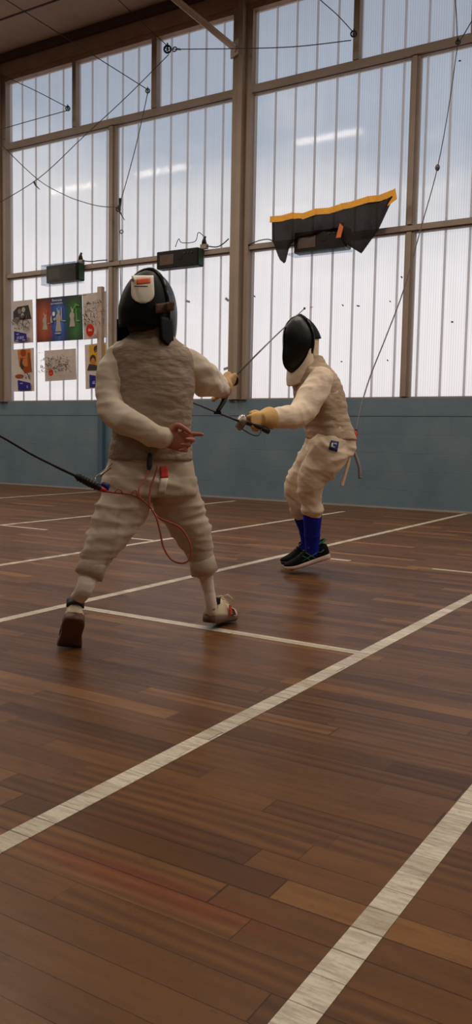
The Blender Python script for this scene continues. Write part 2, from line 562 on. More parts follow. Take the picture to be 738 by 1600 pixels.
# ------------------------------------------------------------------ the hall
XL, XR, YB = -13.0, 6.5, -7.0
b = MB(); b.box((XL - .2, YB - .2, -.1), (XR + .2, D + .3, 0)); struct(b.build('floor', M['floor']))

b = MB()   # painted block wall under the windows, floor to 1.2 m
b.box((XL, D, 0), (XR, D + .2, 1.199)); struct(b.build('wall_back', M['blocks']))
b = MB(); b.box((XL - .2, YB, 0), (XL, D + .2, 8)); struct(b.build('wall_left', M['plain']))
b = MB(); b.box((XR, YB, 0), (XR + .2, D + .2, 8)); struct(b.build('wall_right', M['plain']))
b = MB(); b.box((XL - .2, YB - .2, 0), (XR + .2, YB, 9.0)); struct(b.build('wall_front', M['plain']))
# ceiling: rises gently away from the window wall
SL = .16
zc = lambda y: 6.0 + (D - y) * SL
b = MB(); v = []
for x in (XL - .2, XR + .2):
    for y, dz in ((D + .2, 0), (D + .2, .1), (YB - .2, .1), (YB - .2, 0)):
        v.append(b.bm.verts.new((x, y, zc(y) + dz)))
for q in ((0, 1, 2, 3), (4, 7, 6, 5), (0, 3, 7, 4), (1, 5, 6, 2), (0, 4, 5, 1), (3, 2, 6, 7)):
    b.face([v[i] for i in q]).smooth = False
b.mat(M['ceil'])
struct(b.build('ceiling', M['ceil']))
# ceiling board seams
for i, yy in enumerate((8.05, 7.2)):
    b = MB(); b.bar((XL, yy, zc(yy) - .004), (XR, yy, zc(yy) - .004), .02, .01); struct(b.build('trim_%d' % (20 + i), M['darkwood']))
# dark board at the ceiling edge, brown lintel below it
b = MB(); b.box((XL, D - .10, 5.90), (XR, D + .05, 5.995)); struct(b.build('trim_1', M['darkwood']))
b = MB(); b.box((XL, D - .04, 5.72), (XR, D + .1, 5.90)); b.box((XL, D - .02, 5.655), (XR, D + .1, 5.72)); struct(b.build('trim_2', M['lintel']))
b = MB(); b.box((XL, D - .012, 0), (XR, D, .018)); struct(b.build('baseboard_back', M['plain']))
YP = D + .07      # plane of the panels


def post(n, x0, x1):
    b = MB()
    b.box((x0, D - .01, 1.199), (x1, D + .12, 5.66))
    xm = x0 + (x1 - x0) * .50
    b.box((xm - .015, D - .10, 1.199), (xm + .045, D - .01, 5.9))
    b.box((x0 + .0, D - .035, 1.199), (x0 + .075, D - .01, 5.9))
    b.box((x1 - .05, D - .03, 1.199), (x1, D - .01, 4.72))
    o = struct(b.build('trim_%d' % n, M['steel2']))
    return o


post(3, -5.515, -5.265)
post(4, -9.56, -9.32)
post(5, -1.47, -1.22)
post(6, -13.0, -13.0 + .2)
post(7, 2.6, 2.85)
# bolt holes in the centre post
b = MB()
for px, py in ((362.5, 588), (367, 585), (365.5, 590)):
    p = W(px, py, D - .036); b.lathe(p, Vector((0, -1, 0)), [(.001, 0), (.012, 0), (.012, .004), (.001, .004)], 10)
o = b.build('bolt_hole', M['fleck'], bpy.data.objects['trim_3'])


def bay(n, x0, x1, cler, low, seen=True):
    """one bay of the glazed wall between two posts"""
    root = bpy.data.objects.new('window_%d' % n, None); COL.objects.link(root); root['kind'] = 'structure'
    root.location = ((x0 + x1) / 2, D, 1.2); WL[root.name] = Vector(root.location)
    b = MB()
    b.box((x0, D + .02, 4.725), (x1, D + .10, 4.83)); b.box((x0, D - .02, 4.735), (x1, D + .02, 4.815)); b.build('rail', M['steel'], root)
    b = MB()
    b.box((x0, D + .02, 2.94), (x1, D + .10, 3.02)); b.box((x0, D - .01, 2.955), (x1, D + .02, 3.005)); b.build('rail', M['steel'], root)
    b = MB(); b.box((x0, D + .03, 1.199), (x1, D + .12, 1.215)); b.build('sill', M['steel'], root)
    for x, w in cler:
        b = MB(); b.box((x - w / 2, D - .005, 4.83), (x + w / 2, D + .10, 5.66)); b.build('mullion', M['steel'], root)
    for x, w in low:
        for z0, z1 in ((3.02, 4.725), (1.215, 2.94)):
            b = MB(); b.box((x - w / 2, D + .02, z0), (x + w / 2, D + .10, z1)); b.box((x - w / 4, D - .01, z0), (x + w / 4, D + .02, z1)); b.build('mullion', M['steel'], root)

    def pane(a, c, z0, z1, ph):
        b = MB().mat(M['panel'])
        N = 1
        vs = [b.bm.verts.new(p) for p in ((a, YP, z0), (c, YP, z0), (c, YP, z1), (a, YP, z1))]
        b.face(vs).smooth = False
        b.mat(M['rib'])
        x = ph + math.ceil((a - ph) / .2585) * .2585
        while x < c:
            w = .014
            for q in (((x - w, YP - .002), (x - w * .6, YP - .014), (x + w * .6, YP - .014), (x + w, YP - .002)),):
                lo = [b.bm.verts.new((p, y, z0)) for p, y in q]; hi = [b.bm.verts.new((p, y, z1)) for p, y in q]
                for i in range(3): b.face([lo[i], lo[i + 1], hi[i + 1], hi[i]]).smooth = False
            x += .2585
        return b.build('pane', None, root, normals=False)
    xs = [x0] + [x for x, w in cler] + [x1]
    ph = {1: -9.062, 2: -5.242}.get(n, x0)
    for a, c in zip(xs, xs[1:]): pane(a, c, 4.83, 5.66, ph)
    xs = [x0] + [x for x, w in low] + [x1]
    for a, c in zip(xs, xs[1:]):
        pane(a, c, 3.02, 4.725, ph); pane(a, c, 1.215, 2.94, ph)
    return root


win1 = bay(1, -9.32, -5.515, [(-8.035, .065), (-6.70, .08)], [(-7.39, .115)])
win2 = bay(2, -5.265, -1.47, [(-3.965, .07), (-2.68, .07)], [(-3.29, .10)])
bay(3, -12.8, -9.56, [(-11.2, .07)], [(-11.3, .1)])
bay(4, -1.22, 2.6, [(.1, .07), (1.3, .07)], [(.7, .1)])
bay(5, 2.85, XR, [(4.2, .07)], [(4.6, .1)])
# old scraps and flecks stuck on the panes
for px, py, w, h, mk in ((294, 471, .05, .025, 'scrap'), (355, 468, .05, .03, 'scrap'), (353, 576, .05, .03, 'scrap'), (398, 463, .022, .012, 'fleck'), (487, 480, .03, .008, 'tapeo'),
                         (560, 478, .03, .014, 'fleck'), (536, 477, .018, .012, 'fleck'), (534, 565, .018, .012, 'fleck'), (606, 563, .016, .012, 'fleck'), (707, 503, .02, .016, 'fleck'),
                         (628, 433, .02, .014, 'fleck'), (610, 471, .016, .01, 'fleck'), (719, 95, .02, .014, 'fleck')):
    b = MB(); p = W(px, py, YP - .006)
    a = random.uniform(-.9, .9); u = Vector((math.cos(a), 0, math.sin(a))); v = Vector((-math.sin(a), 0, math.cos(a)))
    b.obox(p, u * w / 2 * 1.2, v * h / 2, Vector((0, .002, 0)))
    b.build('tape_scrap', M[mk], win1 if px < 380 else win2)

# painted court lines (x lines run towards the window wall, the others along it)
mk = []


def stripe(x0, y0, x1, y1):
    b = MB(); b.box((x0, y0, -.002), (x1, y1, .0010 + .0002 * (len(mk) % 5)))
    o = struct(b.build('trim_%d' % (30 + len(mk)), M['paint'])); mk.append(o)


LWd = .052
stripe(-.464 - LWd / 2, -.5, -.464 + LWd / 2, D - .25)
stripe(-1.134 - LWd / 2, -.5, -1.134 + LWd / 2, D - .25)
stripe(-2.541 - .025, .5, -2.541 + .025, D - .06)
stripe(-3.62 - .023, .5, -3.62 + .023, 7.95)
stripe(-5.20 - .022, 1.5, -5.20 + .022, 8.35)
stripe(-7.39 - .022, 2, -7.39 + .022, 8.4)
stripe(-2.517, 2.70 - .025, -1.159, 2.70 + .025)
yI = 4.757
pI = F(73, 828); stripe(-5.2, yI - .02, pI.x, yI + .02)
p0 = F(195, 840); p1 = F(240, 845); stripe(p0.x, (p0.y + p1.y) / 2 - .02, p1.x, (p0.y + p1.y) / 2 + .02)
p0 = F(676, 889); stripe(p0.x, p0.y - .02, p0.x + 1.5, p0.y + .02)
p0 = F(515, 873); p1 = F(548, 876); stripe(p0.x, p0.y - .02, p1.x, p0.y + .02)

# post against the wall at the left: beige above, blue below
t = thing('wall_post', 'slim post fixed upright to the block wall, beige above the ledge and blue below', 'post', (-7.5, D - .06, 0))
b = MB(); b.box((-7.545, D - .07, 0.0), (-7.465, D - .001, 1.2)); b.build('lower_post', M['postblue'], t)
pt = W(156.5, 448, D - .05)
b = MB(); b.box((pt.x - .036, D - .065, 1.2), (pt.x + .036, D - .005, pt.z)); b.build('upper_post', M['postb'], t)

# steel brace from the centre post up to the roof
b = MB()
p, q = W(369, 74, D - .08), W(262, -14, D - .48)
b.bar(p, q, .085, .02); b.bar(p + Vector((0, 0, -.03)), q + Vector((0, 0, -.03)), .02, .06)
b.obox(p + Vector((-.02, .02, 0)), Vector((.06, 0, .02)), Vector((0, .012, 0)), Vector((0, 0, .085)))
b.mats = [M['brace']]
o = struct(b.build('trim_8', M['brace']))
o['label'] = 'grey steel brace'

# ------------------------------------------------------------------ posters on the panes


def text_mesh(s, size):
    cu = bpy.data.curves.new('t', 'FONT'); cu.body = s; cu.size = size; cu.align_x = 'CENTER'; cu.align_y = 'CENTER'
    cu.resolution_u = 2
    o = bpy.data.objects.new('t', cu); COL.objects.link(o)
    dg = bpy.context.evaluated_depsgraph_get(); dg.update()
    me = bpy.data.meshes.new_from_object(o.evaluated_get(dg))
    bpy.data.objects.remove(o); bpy.data.curves.remove(cu)
    return me


def add_text(mb, s, c, u, v, nrm, size, mt, sx=1):
    me = text_mesh(s, size)
    mb.mat(mt)
    vs = [mb.bm.verts.new(c + u * p.co.x * sx + v * p.co.y + nrm * 0) for p in me.vertices]
    for f in me.polygons: mb.face([vs[i] for i in f.vertices])
    bpy.data.meshes.remove(me)


def poster(label, cs, bg, els, curl=0):
    """cs: pixel corners tl, tr, br, bl on the panes; els in poster u,v (v up)"""
    Y = D - .012
    P4 = [W(x, y, Y) for x, y in cs]
    tl, tr, br, bl = P4

    def at(u, v, k=0):
        p = (bl * (1 - u) + br * u) * (1 - v) + (tl * (1 - u) + tr * u) * v
        return p + Vector((0, -.0009 * k - curl * (max(0, .35 - u) ** 2 + max(0, u - .8) ** 2) * 1.2 * (1 - .4 * v), 0))
    mb = MB().mat(bg)
    n = 12
    uvl = mb.bm.loops.layers.uv.new('uv')
    for side in (0, -3):
        g_ = [[mb.bm.verts.new(at(i / n, j / n, side)) for i in range(n + 1)] for j in range(n + 1)]
        for j in range(n):
            for i in range(n):
                q = [(i, j), (i + 1, j), (i + 1, j + 1), (i, j + 1)]
                f = mb.face([g_[b_][a_] for a_, b_ in q])
                for lp, (a_, b_) in zip(f.loops, q): lp[uvl].uv = (a_ / n, b_ / n)
    k = 1
    for e in els:
        k += 1
        mb.mat(M[e[-1]])
        if e[0] == 'r':
            u0, v0, u1, v1 = e[1:5]; mb.face([mb.bm.verts.new(at(u, v, k)) for u, v in ((u0, v0), (u1, v0), (u1, v1), (u0, v1))])
        elif e[0] == 'e':
            cu, cv_, ru, rv = e[1:5]
            mb.face([mb.bm.verts.new(at(cu + ru * math.cos(a * PI / 9), cv_ + rv * math.sin(a * PI / 9), k)) for a in range(18)])
        elif e[0] == 'p':
            mb.face([mb.bm.verts.new(at(u, v, k)) for u, v in e[1]])
        elif e[0] == 't':
            c = at(e[2], e[3], k); uu = (tr - tl); vv = (tl - bl)
            w = (tr - tl).length
            add_text(mb, e[1], c, uu.normalized(), vv.normalized(), Vector((0, -1, 0)), e[4] * vv.length, M[e[-1]], e[5])
    o = mb.build('poster', None, None, normals=False)
    return tag(o, label, 'poster', 'posters on the window panes')


def scribble(n, u0, v0, u1, v1, mats=('ink', 'ink2'), s=.03, seed=1):
    r = random.Random(seed); out = []
    for i in range(n):
        u, v = r.uniform(u0, u1), r.uniform(v0, v1)
        a = r.uniform(0, PI); l = s * r.uniform(.5, 1.8); w = s * r.uniform(.12, .35)
        du, dv = math.cos(a) * l, math.sin(a) * l
        out.append(('p', [(u - du - w, v - dv), (u - du + w, v - dv + w), (u + du + w, v + dv), (u + du - w, v + dv - w)], r.choice(mats)))
    return out


def statue(u, v0, v1, w, m1='pfig'):
    h = v1 - v0
    return [('p', [(u - w, v0), (u + w, v0), (u + w * .55, v0 + h * .5), (u - w * .5, v0 + h * .5)], m1), ('e', u, v0 + h * .58, w * .85, h * .22, m1), ('e', u + w * .2, v0 + h * .86, w * .4, h * .1, m1),
            ('p', [(u + w * .1, v0 + h * .7), (u + w * .5, v0 + h * .7), (u - w * .2, v1 + .03), (u - w * .45, v1 + .02)], m1)]


BADGE = [('p', [(.2, .03), (.83, .03), (.83, .20), (.2, .28)], 'pblue'), ('t', 'LES JEUX', .52, .115, .085, .72, 'pwhite'), ('t', 'ALLEZ', .38, .20, .04, .8, 'pwhite'), ('r', .27, .05, .42, .06, 'pwhite'), ('r', .62, .05, .77, .06, 'pwhite')]
poster('grey sports poster with a blue slanted badge under a dark photo of people', [(20, 471), (50.5, 468), (52, 535), (21, 537)], M['paper'],
       [('p', [(.12, .55), (.95, .55), (.8, .88), (.25, .86), (.02, .75), (.02, .5)], 'ink'), ('e', .35, .75, .1, .06, 'ink2'), ('e', .55, .78, .09, .06, 'pfig'), ('e', .2, .55, .14, .07, 'ink2'), ('e', .5, .64, .08, .07, 'pfig')]
       + scribble(60, .05, .34, .9, .62, seed=3, s=.05) + BADGE)
poster('grey poster with an orange tinted athlete above a blue slanted badge', [(18.5, 546.5), (53, 543.5), (54, 611), (23, 612)], M['paper'],
       [('p', [(.26, .98), (.86, .98), (.86, .6), (.3, .58)], 'porange'), ('e', .52, .9, .13, .09, 'porange2'), ('p', [(.36, .8), (.85, .76), (.9, .45), (.55, .42), (.4, .55)], 'porange2'), ('e', .45, .64, .1, .12, 'ink'),
        ('e', .63, .68, .17, .1, 'porange'), ('e', .3, .36, .2, .05, 'porange2'), ('p', [(.72, .9), (.82, .9), (.84, .55), (.72, .58)], 'porange2')]
       + scribble(14, .4, .3, .9, .42, seed=5, s=.04) + [('p', [(.24, .02), (.86, .02), (.86, .19), (.24, .27)], 'pblue'), ('t', 'LES JEUX', .55, .10, .085, .72, 'pwhite'), ('t', 'ALLEZ', .42, .19, .04, .8, 'pwhite')], curl=.12)
poster('large red, blue and green poster with three pale figures', [(56.5, 467), (128, 460), (130, 530.5), (57.5, 535)], M['trip'],
       statue(.19, .28, .64, .055) + statue(.49, .22, .72, .065) + statue(.79, .3, .72, .06) +
       [('e', .40, .62, .03, .05, 'pwhite'), ('e', .42, .50, .035, .03, 'pfig'), ('p', [(.36, .62), (.32, .5), (.33, .42), (.38, .42), (.36, .5)], 'pfig'), ('p', [(.56, .45), (.58, .45), (.58, .75), (.56, .74)], 'pfig'), ('p', [(.58, .44), (.66, .43), (.66, .45), (.58, .46)], 'pfig'),
        ('p', [(.24, .42), (.25, .42), (.25, .7), (.24, .71)], 'porange'), ('p', [(.28, .42), (.29, .42), (.29, .56), (.28, .56)], 'porange'), ('r', .26, .40, .32, .415, 'pfig'),
        ('p', [(.86, .82), (.96, .76), (.95, .74), (.90, .76), (.84, .68), (.82, .7), (.87, .78)], 'pgreen'), ('p', [(.89, .42), (.905, .42), (.9, .7), (.88, .7)], 'pgreen'), ('r', .89, .415, .96, .43, 'pfig'),
        ('e', .49, .17, .07, .015, 'pfig'), ('t', 'Boxomania', .49, .92, .085, .8, 'pwhite'), ('t', 'pour le vrai duel, alors...', .49, .85, .062, .62, 'pwhite')])
poster('grey sheet of ink sketches with a red dot, second row between the two badge posters', [(69.5, 548), (118.5, 544.5), (119.5, 593), (70.5, 596)], M['paper'],
       scribble(190, .05, .25, .95, .75, seed=11, s=.034) + scribble(12, .1, .86, .25, .9, seed=4, s=.012) + [('e', .5, .22, .08, .11, 'pred'), ('e', .49, .2, .045, .02, 'porange')])
poster('grey poster of line drawings with a red round stamp, behind the beige post', [(129.5, 459.5), (166, 455), (168, 527), (132, 531)], M['paper'],
       scribble(120, .06, .28, .95, .8, seed=21, s=.034) + [('e', .5, .16, .18, .14, 'pred'), ('t', 'des', .5, .17, .09, .9, 'pwhite'), ('r', .05, .92, .4, .935, 'ink2')], curl=.1)
poster('yellow sports poster with two figures and a blue badge, partly behind the near fencer', [(132.5, 539), (166, 535), (168, 605.5), (134, 608)], M['paper'],
       [('r', .2, .5, .95, .97, 'pyellow'), ('e', .55, .88, .13, .08, 'ink'), ('e', .55, .81, .1, .06, 'porange2'), ('e', .62, .7, .25, .12, 'pyellow'), ('e', .38, .66, .14, .1, 'ink'), ('e', .38, .6, .1, .09, 'porange'),
        ('p', [(.1, .42), (.62, .40), (.66, .5), (.2, .56)], 'ink'), ('p', [(.2, .03), (.83, .03), (.83, .24), (.2, .32)], 'pblue'), ('t', 'LES JEUX', .52, .13, .085, .72, 'pwhite')])

# ------------------------------------------------------------------ scoring boxes on the middle rail


def scoring_box(label, px0, px1, pyt0, pyb0, depth=.13, shelf=False, cover=False):
    Yf = D - .02 - depth
    a = W(px0, pyt0, Yf); c = W(px1, pyb0, Yf)
    z0, z1 = c.z, a.z
    t = thing('mounted_scoring_box', label, 'scoring box', ((a.x + c.x) / 2, D - .08, z0), 'scoring boxes on the middle window rail')
    b = MB().mat(M['case']); b.box((a.x, Yf, z0), (c.x, D - .021, z1))
    bmesh.ops.bevel(b.bm, geom=b.bm.edges[:], offset=.006, segments=2, affect='EDGES')
    b.build('case', None, t)
    w = c.x - a.x; h = z1 - z0
    b = MB(); b.box((a.x + w * .08, Yf - .004, z0 + h * .2), (a.x + w * .42, Yf + .001, z0 + h * .78)); b.build('display', M['lens'], t)
    b = MB(); b.box((a.x + w * .5, Yf - .004, z0 + h * .45), (a.x + w * .62, Yf + .001, z0 + h * .62)); b.build('display', M['case'], t)
    for i in range(3):
        b = MB(); b.lathe(Vector((a.x + w * (.68 + .09 * i), Yf, z0 + h * .76)), Vector((0, -1, 0)), [(.001, .0), (.012, 0), (.01, .008), (.001, .009)], 10)
        b.build('indicator_lamp', M['lens'], t)
    b = MB(); b.box((c.x - .001, Yf + .012, z0 + .012), (c.x + .006, D - .03, z1 - .012)); b.build('end_plate', M['caseg'], t)
    if cover:
        b = MB(); b.box((a.x - .06, Yf - .035, z0 - .03), (c.x - .02, Yf - .03, z1 + .01)); b.box((a.x - .06, Yf - .03, z1 + .006), (c.x + .03, D - .03, z1 + .011)); b.box((a.x - .06, Yf - .03, z0 - .03), (c.x + .03, D - .06, z0 - .024)); b.build('clear_cover', M['glass'], t)
    if shelf:
        b = MB(); b.box((a.x - .05, Yf - .05, z0 - .022), (c.x + .02, D - .02, z0 - .002)); b.build('clear_shelf', M['glass'], t)
    return a, c, Yf


a1, c1, y1 = scoring_box('dark scoring box in a clear cover, leftmost on the rail above the posters', 72, 122, 416, 437, cover=True)
a2, c2, y2 = scoring_box('dark scoring box on the rail above the near fencer\'s mask', 245, 309, 394, 414)
a3, c3, y3 = scoring_box('dark scoring box on a clear ledge, half covered by the black netting', 460, 541, 364, 387, shelf=True)


def plug(label, x, z):
    t = thing('cable_plug', label, 'plug', (x, D - .03, 3.02), 'plugs beside the scoring boxes')
    b = MB(); b.box((x - .045, D - .05, 3.02), (x + .045, D + .0, 3.075)); b.build('socket', M['steel'], t)
    b = MB(); b.tube([(x - .01, D - .03, 3.07), (x - .005, D - .035, 3.11), (x + .025, D - .04, 3.165)], [.022, .02, .013], 8)
    b.tube([(x + .02, D - .025, 3.07), (x + .012, D - .03, 3.13)], [.018, .012], 8); b.build('plug', M['rubber'], t)
    return t


p1 = W(124, 404, D); plug('dark plug on the rail beside the leftmost scoring box', p1.x + .05, 3.02)
p2 = W(319, 384, D); plug('dark plug on the rail beside the middle scoring box', p2.x + .02, 3.02)


def cable(name, label, pts, r, mt, n=8, k=8, cat='cable', group=None):
    b = MB(); q = cr([tuple(p) for p in pts], k)
    q = [Vector(p) for p in q]
    keep = [p for p in q if p.z < zc(p.y) - .015]
    b.tube(keep if len(keep) > 2 else q, r, n)
    o = b.build(name, M[mt])
    return tag(o, label, cat, group)


cable('rail_cable', 'thin dark cable on the rail from the leftmost plug to the mullion', [Vector((p1.x + .08, D - .04, 3.06)), Vector((p1.x + .25, D - .035, 3.035)), Vector((p1.x + .38, D - .035, 3.035)), Vector((-7.42, D - .03, 3.03))], .007, 'cableb')
cable('rail_cable', 'thin looped cable above the middle scoring box', [Vector((a2.x + .22, D - .06, c2.z + .27)), Vector((a2.x + .27, D - .06, 3.17)), Vector((a2.x + .32, D - .06, 3.12)), Vector((a2.x + .5, D - .04, 3.12)), Vector((p2.x - .06, D - .04, 3.22)), Vector((p2.x + .02, D - .04, 3.17))], .0045, 'cableb')
cable('rail_cable', 'thin dark cable from plug towards the centre post', [Vector((p2.x + .06, D - .03, 3.05)), Vector((p2.x + .2, D - .03, 3.025)), Vector((-5.62, D - .03, 3.05)), Vector((-5.53, D - .04, 3.1))], .007, 'cableb')
cable('rail_cable', 'thin dark cable on the rail left of the black netting', [W(388, 383, D - .02), W(405, 376, D - .03), W(420, 374, D - .03), W(428, 378, D - .03)], .006, 'cableb')

# black netting taped above the third box
T_ = [(0, 425, 343), (.06, 436, 341), (.11, 446, 340), (.16, 455, 339), (.22, 466, 337), (.4, 500, 330), (.55, 530, 324), (.6, 540, 322), (.75, 566, 315), (.88, 590, 309), (1, 613, 303)]
B_ = [(0, 426, 374), (.06, 437, 405), (.11, 446, 413), (.16, 452, 385), (.22, 464, 372), (.4, 500, 364), (.55, 529, 355), (.6, 536, 378), (.75, 565, 396), (.88, 590, 362), (1, 613, 312)]


def pl(tab, u):
    for (a, x0, y0), (c, x1, y1) in zip(tab, tab[1:]):
        if u <= c: t = (u - a) / (c - a); return x0 + (x1 - x0) * t, y0 + (y1 - y0) * t
    return tab[-1][1:]


net = thing('hanging_netting', 'black netting taped up like a canopy over the scoring box', 'netting', W(520, 340, D - .1))
b = MB(); g_ = []
YT = D - .17
for j in range(15):
    v = j / 14; row = []
    for i in range(61):
        u = i / 60
        x0, y0 = pl(T_, u); x1, y1 = pl(B_, u)
        bulge = .05 * math.sin(PI * min(1, v * 1.0)) + .015 * math.sin(u * 34 + v * 3) * v + (.015 * math.sin(u * 12))
        row.append(b.bm.verts.new(W(x0 + (x1 - x0) * v, y0 + (y1 - y0) * v, YT - bulge)))
    g_.append(row)
for j in range(14):
    for i in range(60): b.face([g_[j][i], g_[j][i + 1], g_[j + 1][i + 1], g_[j + 1][i]])
o = b.build('net', M['veil'], net)
sm = o.modifiers.new('s', 'SOLIDIFY'); sm.thickness = .004
pts = [(424, 344), (442, 340), (456, 338), (474, 337), (492, 332), (516, 328), (534, 324), (552, 318), (574, 313), (596, 308), (612, 303)]
for i, ((x0, y0), (x1, y1)) in enumerate(zip(pts, pts[1:])):
    b = MB(); p, q = W(x0 - 2, y0 + (1.5 if i % 2 else -1.0), YT - .03 - .004 * (i % 2)), W(x1 + 2, y1 + (-1.5 if i % 2 else 1), YT - .03 - .004 * (i % 2))
    d_ = (q - p); nn = d_.cross(Vector((0, 1, 0))).normalized()
    b.obox((p + q) / 2, d_ / 2, nn * .033, Vector((0, .0025, 0)))
    b.build('tape', M['tape' if i not in (5, 6) else 'tape'], net)
b = MB(); p = W(612, 308, YT - .03); b.obox(p, Vector((.05, 0, .03)), Vector((-.012, 0, .055)), Vector((0, .003, 0))); b.build('tape', M['tape'], net)
b = MB(); p = W(532, 360, YT - .06); b.obox(p, Vector((.028, 0, .0)), Vector((.02, 0, .075)), Vector((0, .003, 0))); b.build('tape', M['tapeo'], net)

# ------------------------------------------------------------------ overhead wires and pulleys
YW = D - .22


def pulley(label, px, py, rpx, Y=YW, hang=None):
    c = W(px, py, Y); r = rpx * .0068
    t = thing('pulley', label, 'pulley', c, 'pulleys on the overhead wires')
    ax = Vector((.55, -1, 0)).normalized()
    b = MB(); b.torus(c, ax, r * .8, r * .22, 24, 8)
    u = ax.orthogonal().normalized(); v = ax.cross(u)
    for k in range(5):
        a = 2 * PI * k / 5; e = u * math.cos(a) + v * math.sin(a); b.tube([c + e * r * .15, c + e * r * .75], r * .1, 6)
    b.build('wheel', M['rubber'], t)
    b = MB(); b.lathe(c - ax * .02, ax, [(.001, 0), (r * .22, 0), (r * .22, .04), (.001, .04)], 12); b.build('hub', M['wire'], t)
    b = MB()
    for s in (-1, 1): b.bar(c + ax * .018 * s - ZV * r * .3, c + ax * .018 * s + ZV * r * 1.25, r * .3, .006, up=ax)
    b.tube([c - ax * .019 + ZV * r * 1.2, c + ax * .019 + ZV * r * 1.2], r * .15, 6)
    b.build('bracket', M['rubber'], t)
    return t


def wire(label, pts, r=.0052, Y=YW, k=6, Ys=None):
    ys = Ys or [Y] * len(pts)
    return cable('hanging_wire', label, [W(x, y, yy) for (x, y), yy in zip(pts, ys)], r, 'wire', 6, k, 'wire', 'overhead wires')


pulley('larger spoked pulley in the clerestory beside the brace', 262, 77, 7.5)
pulley('small pulley at the leftmost clerestory mullion', 106, 169.5, 5)
pulley('small pulley at the clerestory mullion under the spoked one', 231, 142, 4.5)
pulley('small pulley at the mullion of the right clerestory', 553, 53, 5.5)
pulley('small pulley on the lower left mullion where the slack wire ends', 185, 327, 5)
pulley('tiny pulley on the upper rail at the far right', 716, 66, 4)
wire('taut level wire running from spoked pulley across the centre post', [(269, 77), (367, 76), (460, 73), (549, 63)])
wire('wire from spoked pulley up to the ceiling', [(262, 72), (185, 0), (140, -42)], Ys=[YW, YW - .4, YW - .6])
wire('long wire slanting down left from the spoked pulley', [(264, 85), (197, 152), (130, 214), (60, 279), (-14, 324)], Ys=[YW, YW - .03, YW - .05, YW - .07, YW - .09])
wire('wire from the top left corner to the pulley under the spoked one', [(231, 140), (120, 70), (10, 0), (-30, -26)], Ys=[YW, YW - .45, YW - .95, YW - 1.1])
wire('wire dropping from the clerestory pulley to the lower mullion', [(231, 145), (214, 222), (197, 286), (186, 322)])
wire('upper of two wires meeting at the leftmost clerestory pulley', [(104, 167), (60, 144), (15, 123), (-20, 107)])
wire('lower of two wires meeting at the leftmost clerestory pulley', [(104, 173), (50, 188), (5, 201), (-20, 209)])
wire('slack wire sagging from left post to the lower mullion', [(-8, 213), (10, 234), (60, 281), (100, 304), (125, 314), (155, 322), (185, 324)])
wire('thin cord hanging straight down beside the lower left mullion', [(187, 330), (187, 362), (188, 420), (190, 500)], r=.005)
wire('wire from the right clerestory pulley up to the ceiling', [(552, 50), (528, 24), (501, 0), (470, -30)], Ys=[YW, YW - .1, YW - .2, YW - .4])
wire('wire rising from the far right rail pulley, left one', [(715, 62), (714, 30), (712, 0), (711, -30)])
wire('wire rising from the far right rail pulley, right one', [(719, 64), (730, 46), (745, 20)])
# little rings and knots hanging on the wires
b = MB(); b.torus(W(273, 77, YW), Vector((.2, -1, .2)), .028, .007, 16, 6); b.bar(W(276, 77, YW), W(282, 77, YW), .03, .012); tag(b.build('hook', M['wire']), 'small hook on the level wire beside the spoked pulley', 'hook')
b = MB(); b.torus(W(190, 362, YW), Vector((.2, -1, 0)), .022, .006, 14, 6); tag(b.build('ring', M['wire']), 'small ring on the cord beside the lower left mullion', 'ring')
b = MB(); b.tube([W(188, 310, YW), W(187, 330, YW), W(191, 338, YW), W(195, 344, YW)], [.02, .012, .006, .004], 6); tag(b.build('knot', M['cableb']), 'dark knot with a loose end on the lower mullion pulley', 'knot')
b = MB(); b.tube([W(53, 284, YW - .07), W(56, 290, YW - .075), W(62, 296, YW - .075)], [.014, .01, .004], 6); tag(b.build('knot', M['wire']), 'small knot on the long slanting wire at far left', 'knot')

# ------------------------------------------------------------------ fencers: tools


def hand_open(mb, wrist, d, nrm, side, curls, s=1.0, thumb=(.75, .25)):
    """palm, four fingers, thumb. nrm: the way the palm faces; side*u is the thumb side"""
    d = d.normalized(); nrm = (nrm - d * nrm.dot(d)).normalized(); u = d.cross(nrm) * side
    rings = []
    for t, w, h in ((-.01, .024, .017), (.02, .030, .016), (.05, .037, .0145), (.075, .038, .0125), (.085, .036, .0105)):
        rings.append(sring(wrist + d * t * s, u, nrm, w * s, h * s, 20, 2.5))
    mb.loft(rings)
    L = [.066, .073, .068, .053]; R = [.0083, .0086, .0082, .0072]
    for i in range(4):
        base = wrist + d * (.078 - .004 * abs(i - 1)) * s + u * (.0275 - .0185 * i) * s
        ang = .15; p = base; pts = [base - d * .015 * s]; 
        for k, fr in enumerate((.44, .31, .25)):
            pts.append(p)
            ang += curls[i][k]
            p = p + (d * math.cos(ang) + nrm * math.sin(ang)).normalized() * L[i] * fr * s + u * (.012 - .008 * i) * .25 * fr * s
        pts.append(p)
        q = cr([(*a, R[i] * s * f) for a, f in zip(pts, (1, 1.05, 1.0, .92, .78))], 4)
        mb.tube([Vector(a[:3]) for a in q], [a[3] for a in q], 10, True, True)
    tb = wrist + d * .022 * s + u * .026 * s
    t1 = tb + (d * .5 + u * .75 + nrm * .35).normalized() * .032 * s
    t2 = t1 + (d * thumb[0] + u * thumb[1] + nrm * .45).normalized() * .028 * s
    t3 = t2 + (d * thumb[0] + u * (thumb[1] - .35) + nrm * .35).normalized() * .024 * s
    q = cr([(*a, r * s) for a, r in ((tb - u * .012 * s, .013), (tb, .014), (t1, .0115), (t2, .0098), (t3, .008))], 4)
    mb.tube([Vector(a[:3]) for a in q], [a[3] for a in q], 10, True, True)


